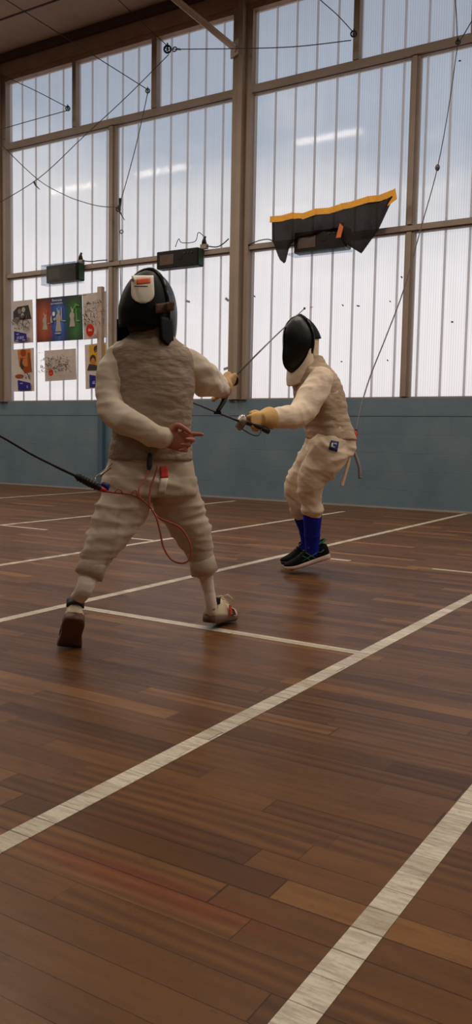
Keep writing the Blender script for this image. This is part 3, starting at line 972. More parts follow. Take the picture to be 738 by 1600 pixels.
def hand_grip(mb, wrist, g, nrm, up, s=1.0):
    """hand closed round a grip that lies along g; nrm: the way the palm faces; thumb on top"""
    rings = []
    for t, w, h in ((-.012, .026, .021), (.015, .032, .02), (.045, .037, .018), (.07, .034, .016), (.082, .026, .012)):
        rings.append(sring(wrist + g * t * s - nrm * .004 * s, up, nrm, w * s, h * s, 20, 2.4))
    mb.loft(rings)
    for i in range(4):
        k = wrist + (g * (.080 - .013 * i) + up * (.020 - .0175 * i)) * s
        a = k + (g * .018 + nrm * .022 - up * .004) * s
        c = a + (nrm * .022 - g * .010 - up * .006) * s
        e = c + (-g * .018 - nrm * .010 - up * .002) * s
        q = cr([(*p, r * s) for p, r in ((k - g * .02 * s, .0098), (k, .0102), (a, .0098), (c, .0092), (e, .0078))], 4)
        mb.tube([Vector(x[:3]) for x in q], [x[3] for x in q], 10, True, True)
    b0 = wrist + (g * .02 + up * .024 + nrm * .010) * s
    b1 = b0 + (g * .03 + up * .012 + nrm * .012) * s
    b2 = b1 + (g * .028 - up * .002 + nrm * .004) * s
    q = cr([(*p, r * s) for p, r in ((b0 - g * .012 * s, .013), (b0, .0135), (b1, .0115), (b2, .009))], 4)
    mb.tube([Vector(x[:3]) for x in q], [x[3] for x in q], 10, True, True)


def head_geo(mb, c, f, up, s=1.0):
    """a head with brow, eyes, nose, mouth, chin and ears (kept clear of the mask)"""
    r = f.cross(up).normalized()
    ax = (r, f, up)
    mb.ball(c + up * .02 * s, .070 * s, .084 * s, .088 * s, ax, 24, 16)
    mb.ball(c - up * .045 * s + f * .022 * s, .050 * s, .052 * s, .058 * s, ax, 20, 12)
    mb.ball(c + f * .084 * s - up * .025 * s, .010 * s, .014 * s, .016 * s, ax, 10, 8)
    mb.tube([c + f * .078 * s + up * .012 * s, c + f * .088 * s - up * .02 * s], [.006 * s, .010 * s], 8, True, True)
    for k in (-1, 1):
        mb.ball(c + r * k * .028 * s + f * .070 * s + up * .008 * s, .011 * s, .009 * s, .008 * s, ax, 10, 8)
        mb.ball(c + r * k * .071 * s - up * .01 * s, .007 * s, .016 * s, .024 * s, ax, 10, 8)
    mb.tube([c + r * -.02 * s + f * .068 * s - up * .056 * s, c + f * .073 * s - up * .056 * s, c + r * .02 * s + f * .068 * s - up * .056 * s], .006 * s, 8, True, True)


def mask(root, c, f, up, zback, bibm, wide=1.0, bulge=.122, flap=False):
    """fencing mask: domed wire mesh, rim, back shell, bib"""
    r = f.cross(up).normalized()
    X = lambda x, y, z: c + r * x + f * y + up * z
    b = MB(); rings = []
    N = 48

    def rim(a, k=1.0, bul=0.0):
        ca, sa = math.cos(a), math.sin(a)
        hw = .098 * wide
        z = .148 * sa if sa > 0 else .155 * sa
        w = hw * (1 - .10 * max(0, -sa))
        y = .012 - .018 * sa - .030 * abs(ca) ** 2
        if sa < 0: y += .022 * sa * sa
        y = y * k + .006 * (1 - k)
        return X(w * ca * k, y + bul, z * k)
    for i in range(15):
        k = math.cos(i / 14 * PI / 2) ** .75 if i < 14 else .01
        bul = bulge * math.sin(i / 14 * PI / 2) ** .9
        rings.append([rim(2 * PI * j / N, k, bul) for j in range(N)])
    b.loft(rings, caps=False)
    b.face([v for v in list(b.bm.verts)[-N:]])
    o = b.build('mask', M['meshblk'], root)
    b = MB(); pts = [rim(2 * PI * j / N, 1.01, 0) for j in range(N + 1)]
    b.tube(pts, .008, 8, caps=False); b.build('rim', M['gloss'], o)
    # vertical seam ridge down the middle of the mesh
    b = MB(); pts = []
    for i in range(-13, 14):
        k = math.cos(abs(i) / 14 * PI / 2) ** .75; bul = .122 * math.sin((14 - (14 - abs(i))) / 14 * PI / 2) ** .9
        t = (14 - abs(i)) / 14
        k = math.cos(t * PI / 2) ** .75; bul = bulge * math.sin(t * PI / 2) ** .9 + .001
        pts.append(rim(PI / 2 if i < 0 else -PI / 2, k, bul))
    b.tube(pts, .0025, 6); b.build('seam', M['gloss'], o)
    # back shell / tongue over the crown
    b = MB(); g_ = []
    for j in range(17):
        z = .148 - (.148 - zback) * (j / 16) ** 1.0
        row = []
        for i in range(33):
            a = PI * i / 32
            q = math.sqrt(max(0, 1 - (max(z, 0) / .150) ** 2)) if z > 0 else 1 - .12 * (z / -.12) ** 2
            row.append(b.bm.verts.new(X(.0975 * wide * q * math.cos(a), -.018 - .105 * q * math.sin(a) + .025 * (z / .15 if z > 0 else 0), z)))
        g_.append(row)
    for j in range(16):
        for i in range(32): b.face([g_[j][i], g_[j][i + 1], g_[j + 1][i + 1], g_[j + 1][i]])
    sh = b.build('back_shell', M['black'], o)
    sm = sh.modifiers.new('s', 'SOLIDIFY'); sm.thickness = .006; sm.offset = -1
    # bib
    b = MB(); g_ = []
    for j in range(9):
        v = j / 8; row = []
        for i in range(41):
            a = math.radians(-160 + 320 * i / 40) if flap else math.radians(-112 + 224 * i / 40)
            ca, sa = math.cos(a), math.sin(a)
            tp = Vector((.094 * wide * sa, .030 + .052 * max(ca, -.3) - .02 * (1 - ca), -.045 - .105 * max(ca, -.1)))
            bt = Vector((.098 * sa, .038 + .062 * ca - .02 * (1 - ca), -.175 - .05 * max(ca, 0)))
            if flap and abs(a) > PI / 2:
                e = (abs(a) - PI / 2) / math.radians(70); sg = math.copysign(1, a)
                tp = Vector((sg * (.102 - .006 * e), .010 - .075 * e, -.030)); bt = Vector((sg * (.113 - .014 * e), .010 - .070 * e, -.155 + .045 * e))
            p = tp.lerp(bt, v); p.y += .008 * math.sin(PI * v) * max(ca, 0)
            row.append(b.bm.verts.new(X(*p)))
        g_.append(row)
    for j in range(8):
        for i in range(40): b.face([g_[j][i], g_[j][i + 1], g_[j + 1][i + 1], g_[j + 1][i]])
    bb = b.build('bib', bibm, o)
    sm = bb.modifiers.new('s', 'SOLIDIFY'); sm.thickness = .01
    return o, X


def shoe(root, heel, d, up, L, wd, mu, ms, bend=0, tb=.64):
    """heel: back end of the sole underside; d: heel to toe; up: shoe up. Returns shoe and frame function"""
    d = d.normalized(); up = (up - d * up.dot(d)).normalized(); r = d.cross(up)
    ball = heel + d * tb * L

    def P(x, y, z):
        if not bend or y <= tb: return heel + r * x + d * y * L + up * z
        a = bend * min(1, (y - tb) / .10)
        d2 = d * math.cos(a) + up * math.sin(a); u2 = up * math.cos(a) - d * math.sin(a)
        return ball + r * x + d2 * (y - tb) * L + u2 * z

    def hw(t):
        tab = [(0, .55), (.06, .80), (.18, .88), (.38, .80), (.55, .90), (.70, 1.0), (.82, .93), (.92, .70), (.98, .40), (1, .2)]
        for (a, x), (c, y) in zip(tab, tab[1:]):
            if t <= c: return wd * (x + (y - x) * (t - a) / (c - a))
        return wd * .2
    ts = [0, .02, .05, .1, .18, .28, .38, .48, .58, .68, .76, .83, .89, .94, .975, 1]
    spring = lambda t: .012 * max(0, (t - .72) / .28) ** 2
    th = lambda t: .030 - .012 * t
    b = MB(); rings = []
    for t in ts:
        w = hw(t)
        rings.append([P(x * w, t, z) for x, z in ((-.94, spring(t)), (-1.03, spring(t) + .006), (-1.03, spring(t) + th(t)), (0, spring(t) + th(t) + .002), (1.03, spring(t) + th(t)), (1.03, spring(t) + .006), (.94, spring(t)), (0, spring(t)))])
    b.loft(rings)
    ht = [(0, .052), (.03, .060), (.08, .066), (.18, .066), (.30, .070), (.42, .068), (.55, .056), (.70, .042), (.82, .034), (.92, .027), (1, .014)]

    def H(t):
        for (a, x), (c, y) in zip(ht, ht[1:]):
            if t <= c: return x + (y - x) * (t - a) / (c - a)
        return .014
    u = MB(); rings = []
    n = 20
    for t in ts:
        w = hw(t) * .97; z0 = spring(t) + th(t) - .004; h = H(t)
        narrow = 1 - .25 * (h / .07)
        ring = []
        for k in range(n):
            a = PI * k / (n - 1)
            ca, sa = math.cos(a), math.sin(a)
            q = (abs(ca) ** .75) * math.copysign(1, ca)
            ring.append(P(q * w * (1 - (1 - narrow) * sa), t, z0 + h * sa ** .8))
        rings.append(ring)
    u.loft(rings)
    so = u.build('shoe', mu, root)
    b.build('sole', ms, so)
    return so, P, hw, H, th


def surf_patch(o_parent, name, mt, corners, thick=.003, n=1):
    b = MB(); c = [Vector(p) for p in corners]
    nn = (c[1] - c[0]).cross(c[3] - c[0]).normalized() * thick
    v = [b.bm.verts.new(p) for p in c] + [b.bm.verts.new(p + nn) for p in c]
    for q in ((0, 1, 2, 3), (7, 6, 5, 4), (0, 4, 5, 1), (1, 5, 6, 2), (2, 6, 7, 3), (3, 7, 4, 0)): b.face([v[i] for i in q]).smooth = False
    return b.build(name, mt, o_parent)


def cling(me_obj, pts, inward, off=.003):
    """project points onto a mesh along a direction; returns them lying just above its surface"""
    from mathutils.bvhtree import BVHTree
    me = me_obj.data
    key = me_obj.name
    if key not in cling.cache:
        cling.cache[key] = BVHTree.FromPolygons([v.co.copy() for v in me.vertices], [tuple(p.vertices) for p in me.polygons])
    out = []
    for p in pts:
        inward = (p - CAM).normalized()
        h = cling.cache[key].ray_cast(p - inward * .35, inward)
        out.append((h[0] - inward * off) if h[0] is not None else p)
    return out


cling.cache = {}


def cling_patch(parent, surf, name, mt, c4, inward, nu=6, nv=6, off=.003, round_=0):
    """cloth label that follows the surface; c4: tl, tr, br, bl"""
    b = MB(); g_ = []
    tl, tr, br, bl = c4
    for j in range(nv + 1):
        v = j / nv; sh = 1 if not round_ else (1 if v < 1 - round_ else math.sqrt(max(.05, 1 - ((v - 1 + round_) / round_) ** 2)))
        row = []
        for i in range(nu + 1):
            u = .5 + (i / nu - .5) * sh
            row.append((tl * (1 - u) + tr * u) * (1 - v) + (bl * (1 - u) + br * u) * v)
        g_.append(cling(surf, row, inward, off))
    vs = [[b.bm.verts.new(p) for p in r] for r in g_]
    for j in range(nv):
        for i in range(nu): b.face([vs[j][i], vs[j][i + 1], vs[j + 1][i + 1], vs[j + 1][i]])
    o = b.build(name, mt, parent)
    sm = o.modifiers.new('s', 'SOLIDIFY'); sm.thickness = .002
    return o


# ------------------------------------------------------------------ near fencer (seen from behind)
pxm = lambda d: d / FPX
fA = thing('person', 'near fencer seen from behind in white kit and grey vest, bare hand behind the back', 'person', F(225, 1000), 'fencers')
be = math.radians(12)
latA = (RH * math.cos(be) + FH * math.sin(be)).normalized(); fwdA = (FH * math.cos(be) - RH * math.sin(be)).normalized()
dA = 3.08
# torso rows: px, py, half width px, half depth m
torA = [(237, 505, 27, .062), (237, 517, 29, .066), (236, 528, 34, .070), (236, 538, 48, .078), (237, 549, 60, .086), (239, 566, 63, .094), (241, 590, 61, .098), (241, 620, 58.5, .098),
        (239, 650, 57.5, .094), (237, 680, 58.5, .094), (236, 704, 61, .098), (236, 718, 62.5, .10)]


def tor_rings(rows, d, lat, fwd, grow=0, pw=2.5, n=48):
    q = cr([(a, b_, c * pxm(d), e) for a, b_, c, e in rows], 4)
    return [sring(J(a, b_, d), lat, fwd, c + grow, e + grow, n, pw) for a, b_, c, e in q]


armLA = [(J(190, 556, 3.06), 20 * pxm(3.05)), (J(175, 582, 3.04), 20.5 * pxm(3.04)), (J(170.5, 615, 3.01), 19 * pxm(3.0)), (J(175, 643, 2.97), 20 * pxm(2.97)), (J(199, 659, 2.935), 19.5 * pxm(2.93)), (J(229, 675, 2.93), 17.5 * pxm(2.93)), (J(254, 684.5, 2.945), 15.5 * pxm(2.94))]
armRA = [(J(290, 568, 3.10), .052), (J(308, 583, 3.15), .061), (J(322, 595, 3.24), .058), (J(335, 602, 3.36), .047), (J(346, 606, 3.47), .038)]
legLA = [(J(203, 742, 3.08), 38 * pxm(3.08)), (J(196, 778, 3.06), 38.5 * pxm(3.06)), (J(178, 818, 3.02), 32 * pxm(3.02)), (J(161, 850, 2.98), 26 * pxm(2.98)), (J(149, 874, 2.96), 21.5 * pxm(2.96)), (J(141, 893, 2.945), 18.5 * pxm(2.94))]
legRA = [(J(266, 742, 3.11), 36 * pxm(3.1)), (J(275, 780, 3.15), 35 * pxm(3.15)), (J(293, 815, 3.20), 29 * pxm(3.2)), (J(307, 848, 3.235), 23 * pxm(3.23)), (J(314, 870, 3.25), 19.5 * pxm(3.25)), (J(318.5, 888, 3.26), 17.5 * pxm(3.26))]
shinLA = [(J(143, 880, 2.95), .038), (J(138, 903, 2.935), .035), (J(130, 924, 2.91), .029), (J(124, 944, 2.885), .026), (J(119, 957, 2.872), .025)]
shinRA = [(J(317, 870, 3.255), .036), (J(322, 900, 3.265), .029), (J(326.5, 922, 3.27), .023), (J(330, 942, 3.272), .023), (J(332, 956, 3.28), .023)]
fM_A = (FH * math.cos(.50) + RH * math.sin(.50)).normalized()
cM_A = J(232.5, 487, 3.07)
wrA = J(257, 686.5, 2.945); wrR = J(347, 606, 3.48)
# where the two feet stand
toe = F(106, 1013); Ls = .215
hd_ = (FH * math.cos(.42) - RH * math.sin(.42))
pit = math.radians(56); dL = hd_ * math.cos(pit) - ZV * math.sin(pit); upL = hd_ * math.sin(pit) + ZV * math.cos(pit)
_rl = dL.cross(upL); upL = (upL * math.cos(.24) + _rl * math.sin(.24)).normalized()
heelL = toe + RH * .006 + ZV * .007 - dL * Ls * .64; rL = dL.cross(upL)
FL = lambda x, y, z: heelL + rL * x + dL * y * Ls + upL * z
shinLA[-2] = (FL(0, .20, .118), .026); shinLA[-1] = (FL(0, .30, .060), .024)
hd2 = (FH * math.cos(.45) + RH * math.sin(.45)); heelR = F(326, 984)
pit = math.radians(7); dR = hd2 * math.cos(pit) - ZV * math.sin(pit); upR = hd2 * math.sin(pit) + ZV * math.cos(pit)
heelR = heelR + ZV * .028; rR = dR.cross(upR)
FR = lambda x, y, z: heelR + rR * x + dR * y * .215 + upR * z
# body
b = MB()
b.loft([sring(J(a, y, dA), latA, fwdA, hw * pxm(dA) * .82, hd * .8, 32, 2.4) for a, y, hw, hd in torA[2:]])
limb(b, [(p, r * .78) for p, r in armLA]); limb(b, [(p, r * .72) for p, r in armRA])
limb(b, [(p, r * .80) for p, r in legLA]); limb(b, [(p, r * .80) for p, r in legRA])
limb(b, [(p, r * .88) for p, r in shinLA]); limb(b, [(p, r * .88) for p, r in shinRA])
b.ball(J(236, 742, 3.09), .125, .09, .09, (latA, fwdA, ZV))
limb(b, [(J(236, 545, 3.08), .055), (J(235, 520, 3.08), .048), (J(233, 500, 3.08), .048)])
head_geo(b, cM_A + fM_A * .0, fM_A, ZV, .95)
limb(b, [(FL(0, .28, .075), .020), (FL(0, .45, .05), .018), (FL(0, .62, .036), .012)]); limb(b, [(J(332, 950, 3.275), .022), (FR(0, .45, .055), .018), (FR(0, .75, .036), .010)])
dh = (J(290, 690, 2.95) - J(257, 686.5, 2.945)).normalized()
hand_open(b, wrA, dh, -FH + RH * -.1, -1, [(.18, .30, .3), (.75, .95, .7), (.95, 1.0, .8), (1.1, 1.0, .8)], 1.02, thumb=(1.0, -.25))
gA = (J(362, 597, 3.56) - J(347, 606, 3.48)).normalized()
me = remesh(b, .0042, 5); me.materials.append(M['skin'])
link('body', me, fA)
# jacket with sleeves
b = MB(); b.loft(tor_rings(torA, dA, latA, fwdA, -.004)); limb(b, armLA, 28); limb(b, armRA, 28)
for arm in (armLA, armRA):
    p, r = arm[-1]; dd = (p - arm[-2][0]).normalized(); b.tube([p - dd * .012, p + dd * .006, p + dd * .010], [r * 1.04, r * 1.10, r * 1.0], 24)
me = remesh(b, .0065, 4)
wrinkle(me, lambda c: .007 * ridge(c, (8, 8, 16), 3) - .001 + .0018 * nz(c, 30, 30, 45, 9) + .0035 * ridge(c, (7, 7, 28), 14))
me.materials.append(M['white']); jkA = link('jacket', me, fA)
# vest
b = MB(); b.loft(tor_rings(torA, dA, latA, fwdA, .007, n=64))
me = remesh(b, .0065, 3)
wrinkle(me, lambda c: .0028 * nz(c, 9, 9, 26, 2) + .0012 * ridge(c, (5, 5, 30), 6) + .0010 * nz(c, 50, 50, 70, 4))
me.materials.append(M['lame']); vsA = link('vest', me, fA)
# breeches
b = MB()
hipA = [(236, 700, 59, .095), (236, 714, 63, .102), (235, 732, 67.5, .112), (234, 752, 71, .118), (234, 770, 70, .115)]
b.loft([sring(J(a, y, 3.09), latA, fwdA, hw * pxm(3.08), hd, 48, 2.5) for a, y, hw, hd in hipA])
limb(b, legLA, 32); limb(b, legRA, 32)
for lg, k in ((legLA, 1.14), (legRA, 1.10)):
    p, r = lg[-1]; dd = (p - lg[-2][0]).normalized()
    b.tube([p - dd * .045, p - dd * .038, p + dd * .010, p + dd * .020], [r * 1.0, r * k, r * k, r * 1.0], 28)
me = remesh(b, .0065, 4)
wrinkle(me, lambda c: (.0085 * ridge(c, (7, 7, 14), 5) + .002 * nz(c, 26, 26, 38, 1) + .0036 * ridge(c + Vector((0, 0, c.x * .5)), (6, 6, 24), 8) + (.006 * ridge(c, (5, 5, 30), 2) if .30 < c.z < .50 else 0)) * (.55 if c.z > .6 else 1) * (0.35 if c.z < .32 else 1) - .001)
me.materials.append(M['white2']); brA = link('breeches', me, fA)
for lg, w_ in ((legLA, 1.0), (legRA, 1.0)):
    p, r = lg[-1]; dd = (p - lg[-2][0]).normalized()
    b = MB(); b.tube([p - dd * .046, p - dd * .043, p - dd * .02, p + dd * .016, p + dd * .019, p + dd * .016, p - dd * .02], [r * 1.04, r * 1.17, r * 1.18, r * 1.24, r * 1.21, r * 1.12, r * 1.0], 36, caps=False); b.build('cuff', M['white2'], fA)
# socks
for nm, sh in (('sock', shinLA), ('sock', shinRA)):
    b = MB(); limb(b, sh, 24); me = remesh(b, .005, 3); wrinkle(me, lambda c: .0015 * nz(c, 30, 30, 90)); me.materials.append(M['sockw']); link(nm, me, fA)
# shoes
so, P, hw, H, th = shoe(fA, heelL, dL, upL, Ls, .043, M['shoew'], M['soleb'], bend=math.radians(54))
b = MB()
b.loft([[P(math.cos(a) * .030, .16 - .19 * math.sin(a), z) for a in [PI * (2 + k * 8 / 12) / 12 for k in range(13)]] for z in (.066, .080, .094, .104)], caps=False, closed=False)
o = b.build('heel_tab', M['navy'], so); sm = o.modifiers.new('s', 'SOLIDIFY'); sm.thickness = .006
surf_patch(so, 'side_stripe', M['navy'], [P(-.041, .42, .03), P(-.041, .56, .03), P(-.036, .50, .06), P(-.036, .40, .06)], .004)
so, P, hw, H, th = shoe(fA, heelR, dR, upR, .215, .043, M['shoew'], M['soleb'])
b = MB(); b.loft([[P(math.cos(a) * .029, .15 - .175 * math.sin(a), z) for a in [PI * k / 12 for k in range(13)]] for z in (.074, .084, .094, .100)], caps=False, closed=False)
o = b.build('heel_tab', M['navy'], so); sm = o.modifiers.new('s', 'SOLIDIFY'); sm.thickness = .006
surf_patch(so, 'side_stripe', M['tagred'], [P(.0405, .46, .030), P(.0425, .56, .030), P(.034, .52, .068), P(.034, .46, .068)], .004)
surf_patch(so, 'side_stripe', M['navy'], [P(.0425, .57, .026), P(.0445, .68, .026), P(.038, .64, .048), P(.035, .56, .054)], .004)
b = MB()
for k in range(4): b.tube([P(-.022, .42 + .07 * k, .094 - .010 * k), P(0, .43 + .07 * k, .100 - .010 * k), P(.022, .42 + .07 * k, .094 - .010 * k)], .003, 6)
b.tube([P(.01, .42, .098), P(.03, .43, .108), P(.046, .45, .096), P(.05, .48, .082)], .003, 6)
b.build('laces', M['shoew'], so)
# mask
mk_, X = mask(fA, cM_A, fM_A, ZV, -.066, M['black'], 1.0, flap=True)
sh = [c for c in bpy.data.objects if c.name.startswith('back_shell')][-1]
# bring the back shell round to face the viewer's side a little: label, strap
inw = (FH * .97 + RH * .1).normalized()
tagA = cling_patch(mk_, sh, 'label_patch', M['label'], (J(206, 431, 2.8), J(240, 431, 2.8), J(242, 474, 2.8), J(205, 474, 2.8)), FW, 8, 12, .006, .35)
cling_patch(mk_, sh, 'label_print', M['orange'], (J(213.5, 436.5, 2.8), J(235, 434.5, 2.8), J(235, 442.5, 2.8), J(214, 445, 2.8)), FW, 6, 4, .0085)
cling_patch(mk_, sh, 'label_print', M['ink2'], (J(210, 447, 2.8), J(231, 447, 2.8), J(231, 448, 2.8), J(210, 448, 2.8)), FW, 6, 1, .0085)
cling_patch(mk_, sh, 'elastic_strap', M['strap'], (J(243, 475, 2.8), J(273, 471, 2.8), J(272, 485, 2.8), J(243, 490, 2.8)), FW, 8, 4, .006)
b = MB()
b.ball(cM_A + ZV * .02 - fM_A * .012, .078, .088, .09, (fM_A.cross(ZV), fM_A, ZV)); 
b.ball(cM_A - ZV * .055 - fM_A * .030, .066, .058, .045, (fM_A.cross(ZV), fM_A, ZV)); b.build('hair', M['hair'], fA)
# right glove with fingers round the grip
b = MB(); hand_grip(b, wrR, gA, -RH * .75 + FH * .3 - ZV * .2, ZV * .9 + RH * .3, 1.3)
p, r = armRA[-1]; b.tube([p - gA * .012, p - gA * .005, p + gA * .015, p + gA * .04], [.040, .046, .044, .036], 20)
me = remesh(b, .0042, 3); me.materials.append(M['glove2']); link('glove', me, fA)
# maker's tag on the breeches and collar of the vest
cling_patch(fA, brA, 'woven_tag', M['tagred'], (J(250, 729, 2.7), J(262, 728, 2.7), J(263, 747, 2.7), J(251, 748, 2.7)), FW, 4, 4, .004)
cling_patch(fA, brA, 'woven_tag', M['label'], (J(251, 748, 2.7), J(263, 747, 2.7), J(258, 770, 2.7), J(246, 771, 2.7)), FW, 4, 4, .004)

# near fencer's foil
fo = thing('fencing_foil', 'dark foil held by the near fencer, blade slanting up past the far fencer\'s mask', 'foil', wrR)
ga = J(364, 591, 3.585)
tipA = J(476, 482, 4.12)
b = MB(); b.tube([ga, ga.lerp(tipA, .5) + ZV * .004, tipA], [.0042, .0034, .0022], 8); b.build('blade', M['blade'], fo)
b = MB(); b.ball(tipA, .006); b.build('tip', M['rubber'], fo)
ax = (tipA - ga).normalized()
b = MB(); b.lathe(ga, ax, [(.004, .008), (.016, .007), (.028, .001), (.033, -.008), (.031, -.008), (.026, -.001), (.015, .004), (.004, .005)], 28); b.build('guard', M['metal'], fo)
b = MB(); b.tube([ga - ax * .005, J(358, 603, 3.55), J(350, 626, 3.50), J(341, 641, 3.47)], [.011, .013, .012, .010], 12, True, True); b.build('grip', M['rubber'], fo)
b = MB(); pe = J(339, 645, 3.465); b.bar(pe - RH * .012, pe + RH * .018, .018, .012); b.build('pommel', M['rubber'], fo)

# reel cable from the left, and the body cord hanging at the near fencer's back
kc = thing('reel_cable', 'black reel cable with thick plug reaching the near fencer\'s hip', 'cable', J(160, 765, 2.86))
pc = [J(-40, 663, 2.62), J(0, 681, 2.66), J(50, 710, 2.72), J(92, 731, 2.78), J(120, 744, 2.82)]
b = MB(); q = cr([tuple(p) for p in pc], 8); b.tube([Vector(p) for p in q], [.0042] * (len(q) - 10) + [.0052] * 10, 8); b.build('cable', M['cableb'], kc)
b = MB(); b.tube([J(118, 743, 2.82), J(122, 745, 2.822), J(140, 755, 2.84), J(157, 763, 2.855)], [.007, .012, .013, .010], 14, True, True)
for k in range(7):
    t = .1 + k * .12; c = J(120, 744, 2.82).lerp(J(157, 763, 2.855), t); b.torus(c, J(157, 763, 2.855) - J(120, 744, 2.82), .012, .003, 14, 6)
b.build('plug', M['rubber'], kc)
b = MB(); b.tube([J(157, 763, 2.855), J(163, 766, 2.86)], [.010, .008], 10, True, True); b.build('plug_end', M['red'], kc)
b = MB(); b.tube([J(162, 757, 2.86), J(168, 760, 2.87), J(166, 766, 2.87)], [.009, .011, .008], 10, True, True); b.build('clip_body', M['blue'], kc)
b = MB(); q = cr([tuple(J(*p)) for p in ((160, 757, 2.87), (150, 754, 2.87), (150, 746, 2.88), (160, 738, 2.89), (170, 729, 2.92), (175, 724, 2.94))], 6); b.tube([Vector(p) for p in q], .0025, 6)
q = cr([tuple(J(*p)) for p in ((156, 744, 2.88), (164, 737, 2.89), (173, 731, 2.92))], 6); b.tube([Vector(p) for p in q], .004, 6); b.build('crocodile_clip', M['metal'], kc)

bc = thing('body_cord', 'orange brown body cord looping below the near fencer\'s vest', 'cord', J(240, 790, 2.9))
b = MB()
q = cr([tuple(J(*p)) for p in ((163, 767, 2.86), (180, 770, 2.86), (200, 771.5, 2.87), (214, 776, 2.88), (226, 784, 2.89), (235, 793, 2.90), (244, 808, 2.90), (250, 830, 2.90), (256, 856, 2.90), (268, 874, 2.90), (284, 880, 2.90), (296, 874, 2.90), (298.5, 856, 2.90), (292, 838, 2.90), (281, 824, 2.90), (262, 815, 2.90), (247, 808, 2.905), (237, 795, 2.91), (233.5, 780, 2.92), (236, 760, 2.935), (243, 740, 2.945), (246, 728, 2.955))], 8)
b.tube([Vector(p) for p in q], .0033, 8); b.build('cord', M['cord'], bc)
b = MB(); q = cr([tuple(J(*p)) for p in ((219, 778, 2.875), (217, 768, 2.88), (219, 759, 2.89), (226, 750, 2.91), (233, 735, 2.94))], 6); b.tube([Vector(p) for p in q], .003, 8)
q = cr([tuple(J(*p)) for p in ((205, 773, 2.868), (208, 768, 2.866), (213, 767, 2.866), (216, 776, 2.87), (219, 778, 2.875))], 6); b.tube([Vector(p) for p in q], .0022, 8)
q = cr([tuple(J(*p)) for p in ((179, 770, 2.858), (183, 765, 2.856), (188, 765, 2.858), (192, 771, 2.862))], 6); b.tube([Vector(p) for p in q], .0022, 8); b.build('thin_lead', M['cord'], bc)
b = MB(); b.tube([J(234.5, 711, 2.965), J(234, 716, 2.955), J(233.5, 729, 2.95), J(233, 735, 2.945)], [.008, .010, .010, .005], 10, True, True); b.build('plug', M['rubber'], bc)

# ------------------------------------------------------------------ far fencer (left profile)
fB = thing('person', 'far fencer in profile in beige kit with blue socks and tan glove', 'person', F(483, 900), 'fencers')
al = math.radians(20)
fwdB = (-RH * math.cos(al) - FH * math.sin(al)).normalized(); latB = ZV.cross(fwdB).normalized()    # latB: his left, towards the viewer
dB = 4.62
torB = [(484, 556, .060, .062), (486, 566, .066, .070), (489, 574, .088, .082), (492, 583, .122, .094), (494.5, 595, .146, .108), (497, 610, .152, .118), (501, 628, .150, .118), (505, 645, .146, .114), (510, 660, .143, .110), (515, 674, .146, .112), (518, 686, .152, .116)]


def torB_rings(grow=0, n=48, rows=torB):
    q = cr(rows, 4)
    return [sring(J(a, y, dB), latB, (fwdB + ZV * .0), hw + grow, hd + grow, n, 2.4) for a, y, hw, hd in q]


k = 4.4 / FPX
armLB = [(J(501, 594, 4.48), .064), (J(489, 617, 4.43), .070), (J(475, 639, 4.37), .064), (J(462, 651, 4.31), .058), (J(446, 652, 4.26), .050), (J(430, 653, 4.22), .044), (J(414, 654.5, 4.17), .041)]
armRB = [(J(490, 597, 4.75), .062), (J(503, 625, 4.80), .058), (J(514, 648, 4.83), .052), (J(514, 668, 4.82), .045), (J(511, 684, 4.80), .038)]
kn = 4.58 / FPX; kf = 4.75 / FPX
legNB = [(J(515, 702, 4.55), 31 * kn), (J(506, 722, 4.55), 28 * kn), (J(491, 742, 4.55), 23 * kn), (J(485, 756, 4.56), 20 * kn), (J(484, 770, 4.57), 17.5 * kn), (J(487, 783, 4.585), 16.5 * kn), (J(488.5, 796, 4.60), 15.5 * kn)]
legFB = [(J(503, 702, 4.72), 29 * kf), (J(490, 720, 4.73), 25 * kf), (J(474, 741, 4.74), 20.5 * kf), (J(465, 756, 4.745), 18.5 * kf), (J(464, 770, 4.75), 17 * kf), (J(467, 784, 4.76), 15.5 * kf), (J(469, 797, 4.77), 14 * kf)]
shinNB = [(J(488, 785, 4.60), 16 * kn), (J(488.5, 808, 4.62), 15 * kn), (J(488, 830, 4.64), 13 * kn), (J(488.5, 850, 4.66), 12 * kn), (J(489, 866, 4.67), 11.5 * kn)]
shinFB = [(J(468, 786, 4.77), 14 * kf), (J(472, 808, 4.80), 12.5 * kf), (J(477, 826, 4.83), 10.5 * kf), (J(480, 845, 4.85), 10 * kf), (J(478, 858, 4.86), 10 * kf)]
fM_B = (-RH * math.cos(.52) - FH * math.sin(.52)).normalized()
upM_B = (ZV * math.cos(.16) + fM_B * math.sin(.16)).normalized(); 
fM_B = (fM_B * math.cos(.16) - ZV * math.sin(.16)).normalized()
cM_B = J(470.5, 536, 4.60)
wrB = J(412, 655, 4.165)
gB = (J(376, 660, 4.055) - wrB).normalized()
b = MB()
b.loft([sring(J(a, y, dB), latB, fwdB, hw * .82, hd * .8, 32, 2.4) for a, y, hw, hd in torB[1:]])
for lm, s_ in ((armLB, .76), (armRB, .76), (legNB, .8), (legFB, .8), (shinNB, .86), (shinFB, .86)): limb(b, [(p, r * s_) for p, r in lm])
b.ball(J(512, 700, 4.63), .10, .13, .09, (fwdB, latB, ZV))
limb(b, [(J(488, 580, 4.62), .055), (J(481, 560, 4.61), .048), (J(475, 545, 4.605), .048)])
head_geo(b, cM_B, fM_B, upM_B, .95)
limb(b, [(J(489, 862, 4.67), .022), (J(470, 880, 4.67), .018), (J(456, 889, 4.67), .012)]); limb(b, [(J(478, 855, 4.86), .022), (J(462, 868, 4.86), .016)])
hand_open(b, armRB[-1][0], -ZV + fwdB * .3, fwdB, 1, [(.3, .4, .3)] * 4, 1.05)
me = remesh(b, .0045, 5); me.materials.append(M['skin']); link('body', me, fB)
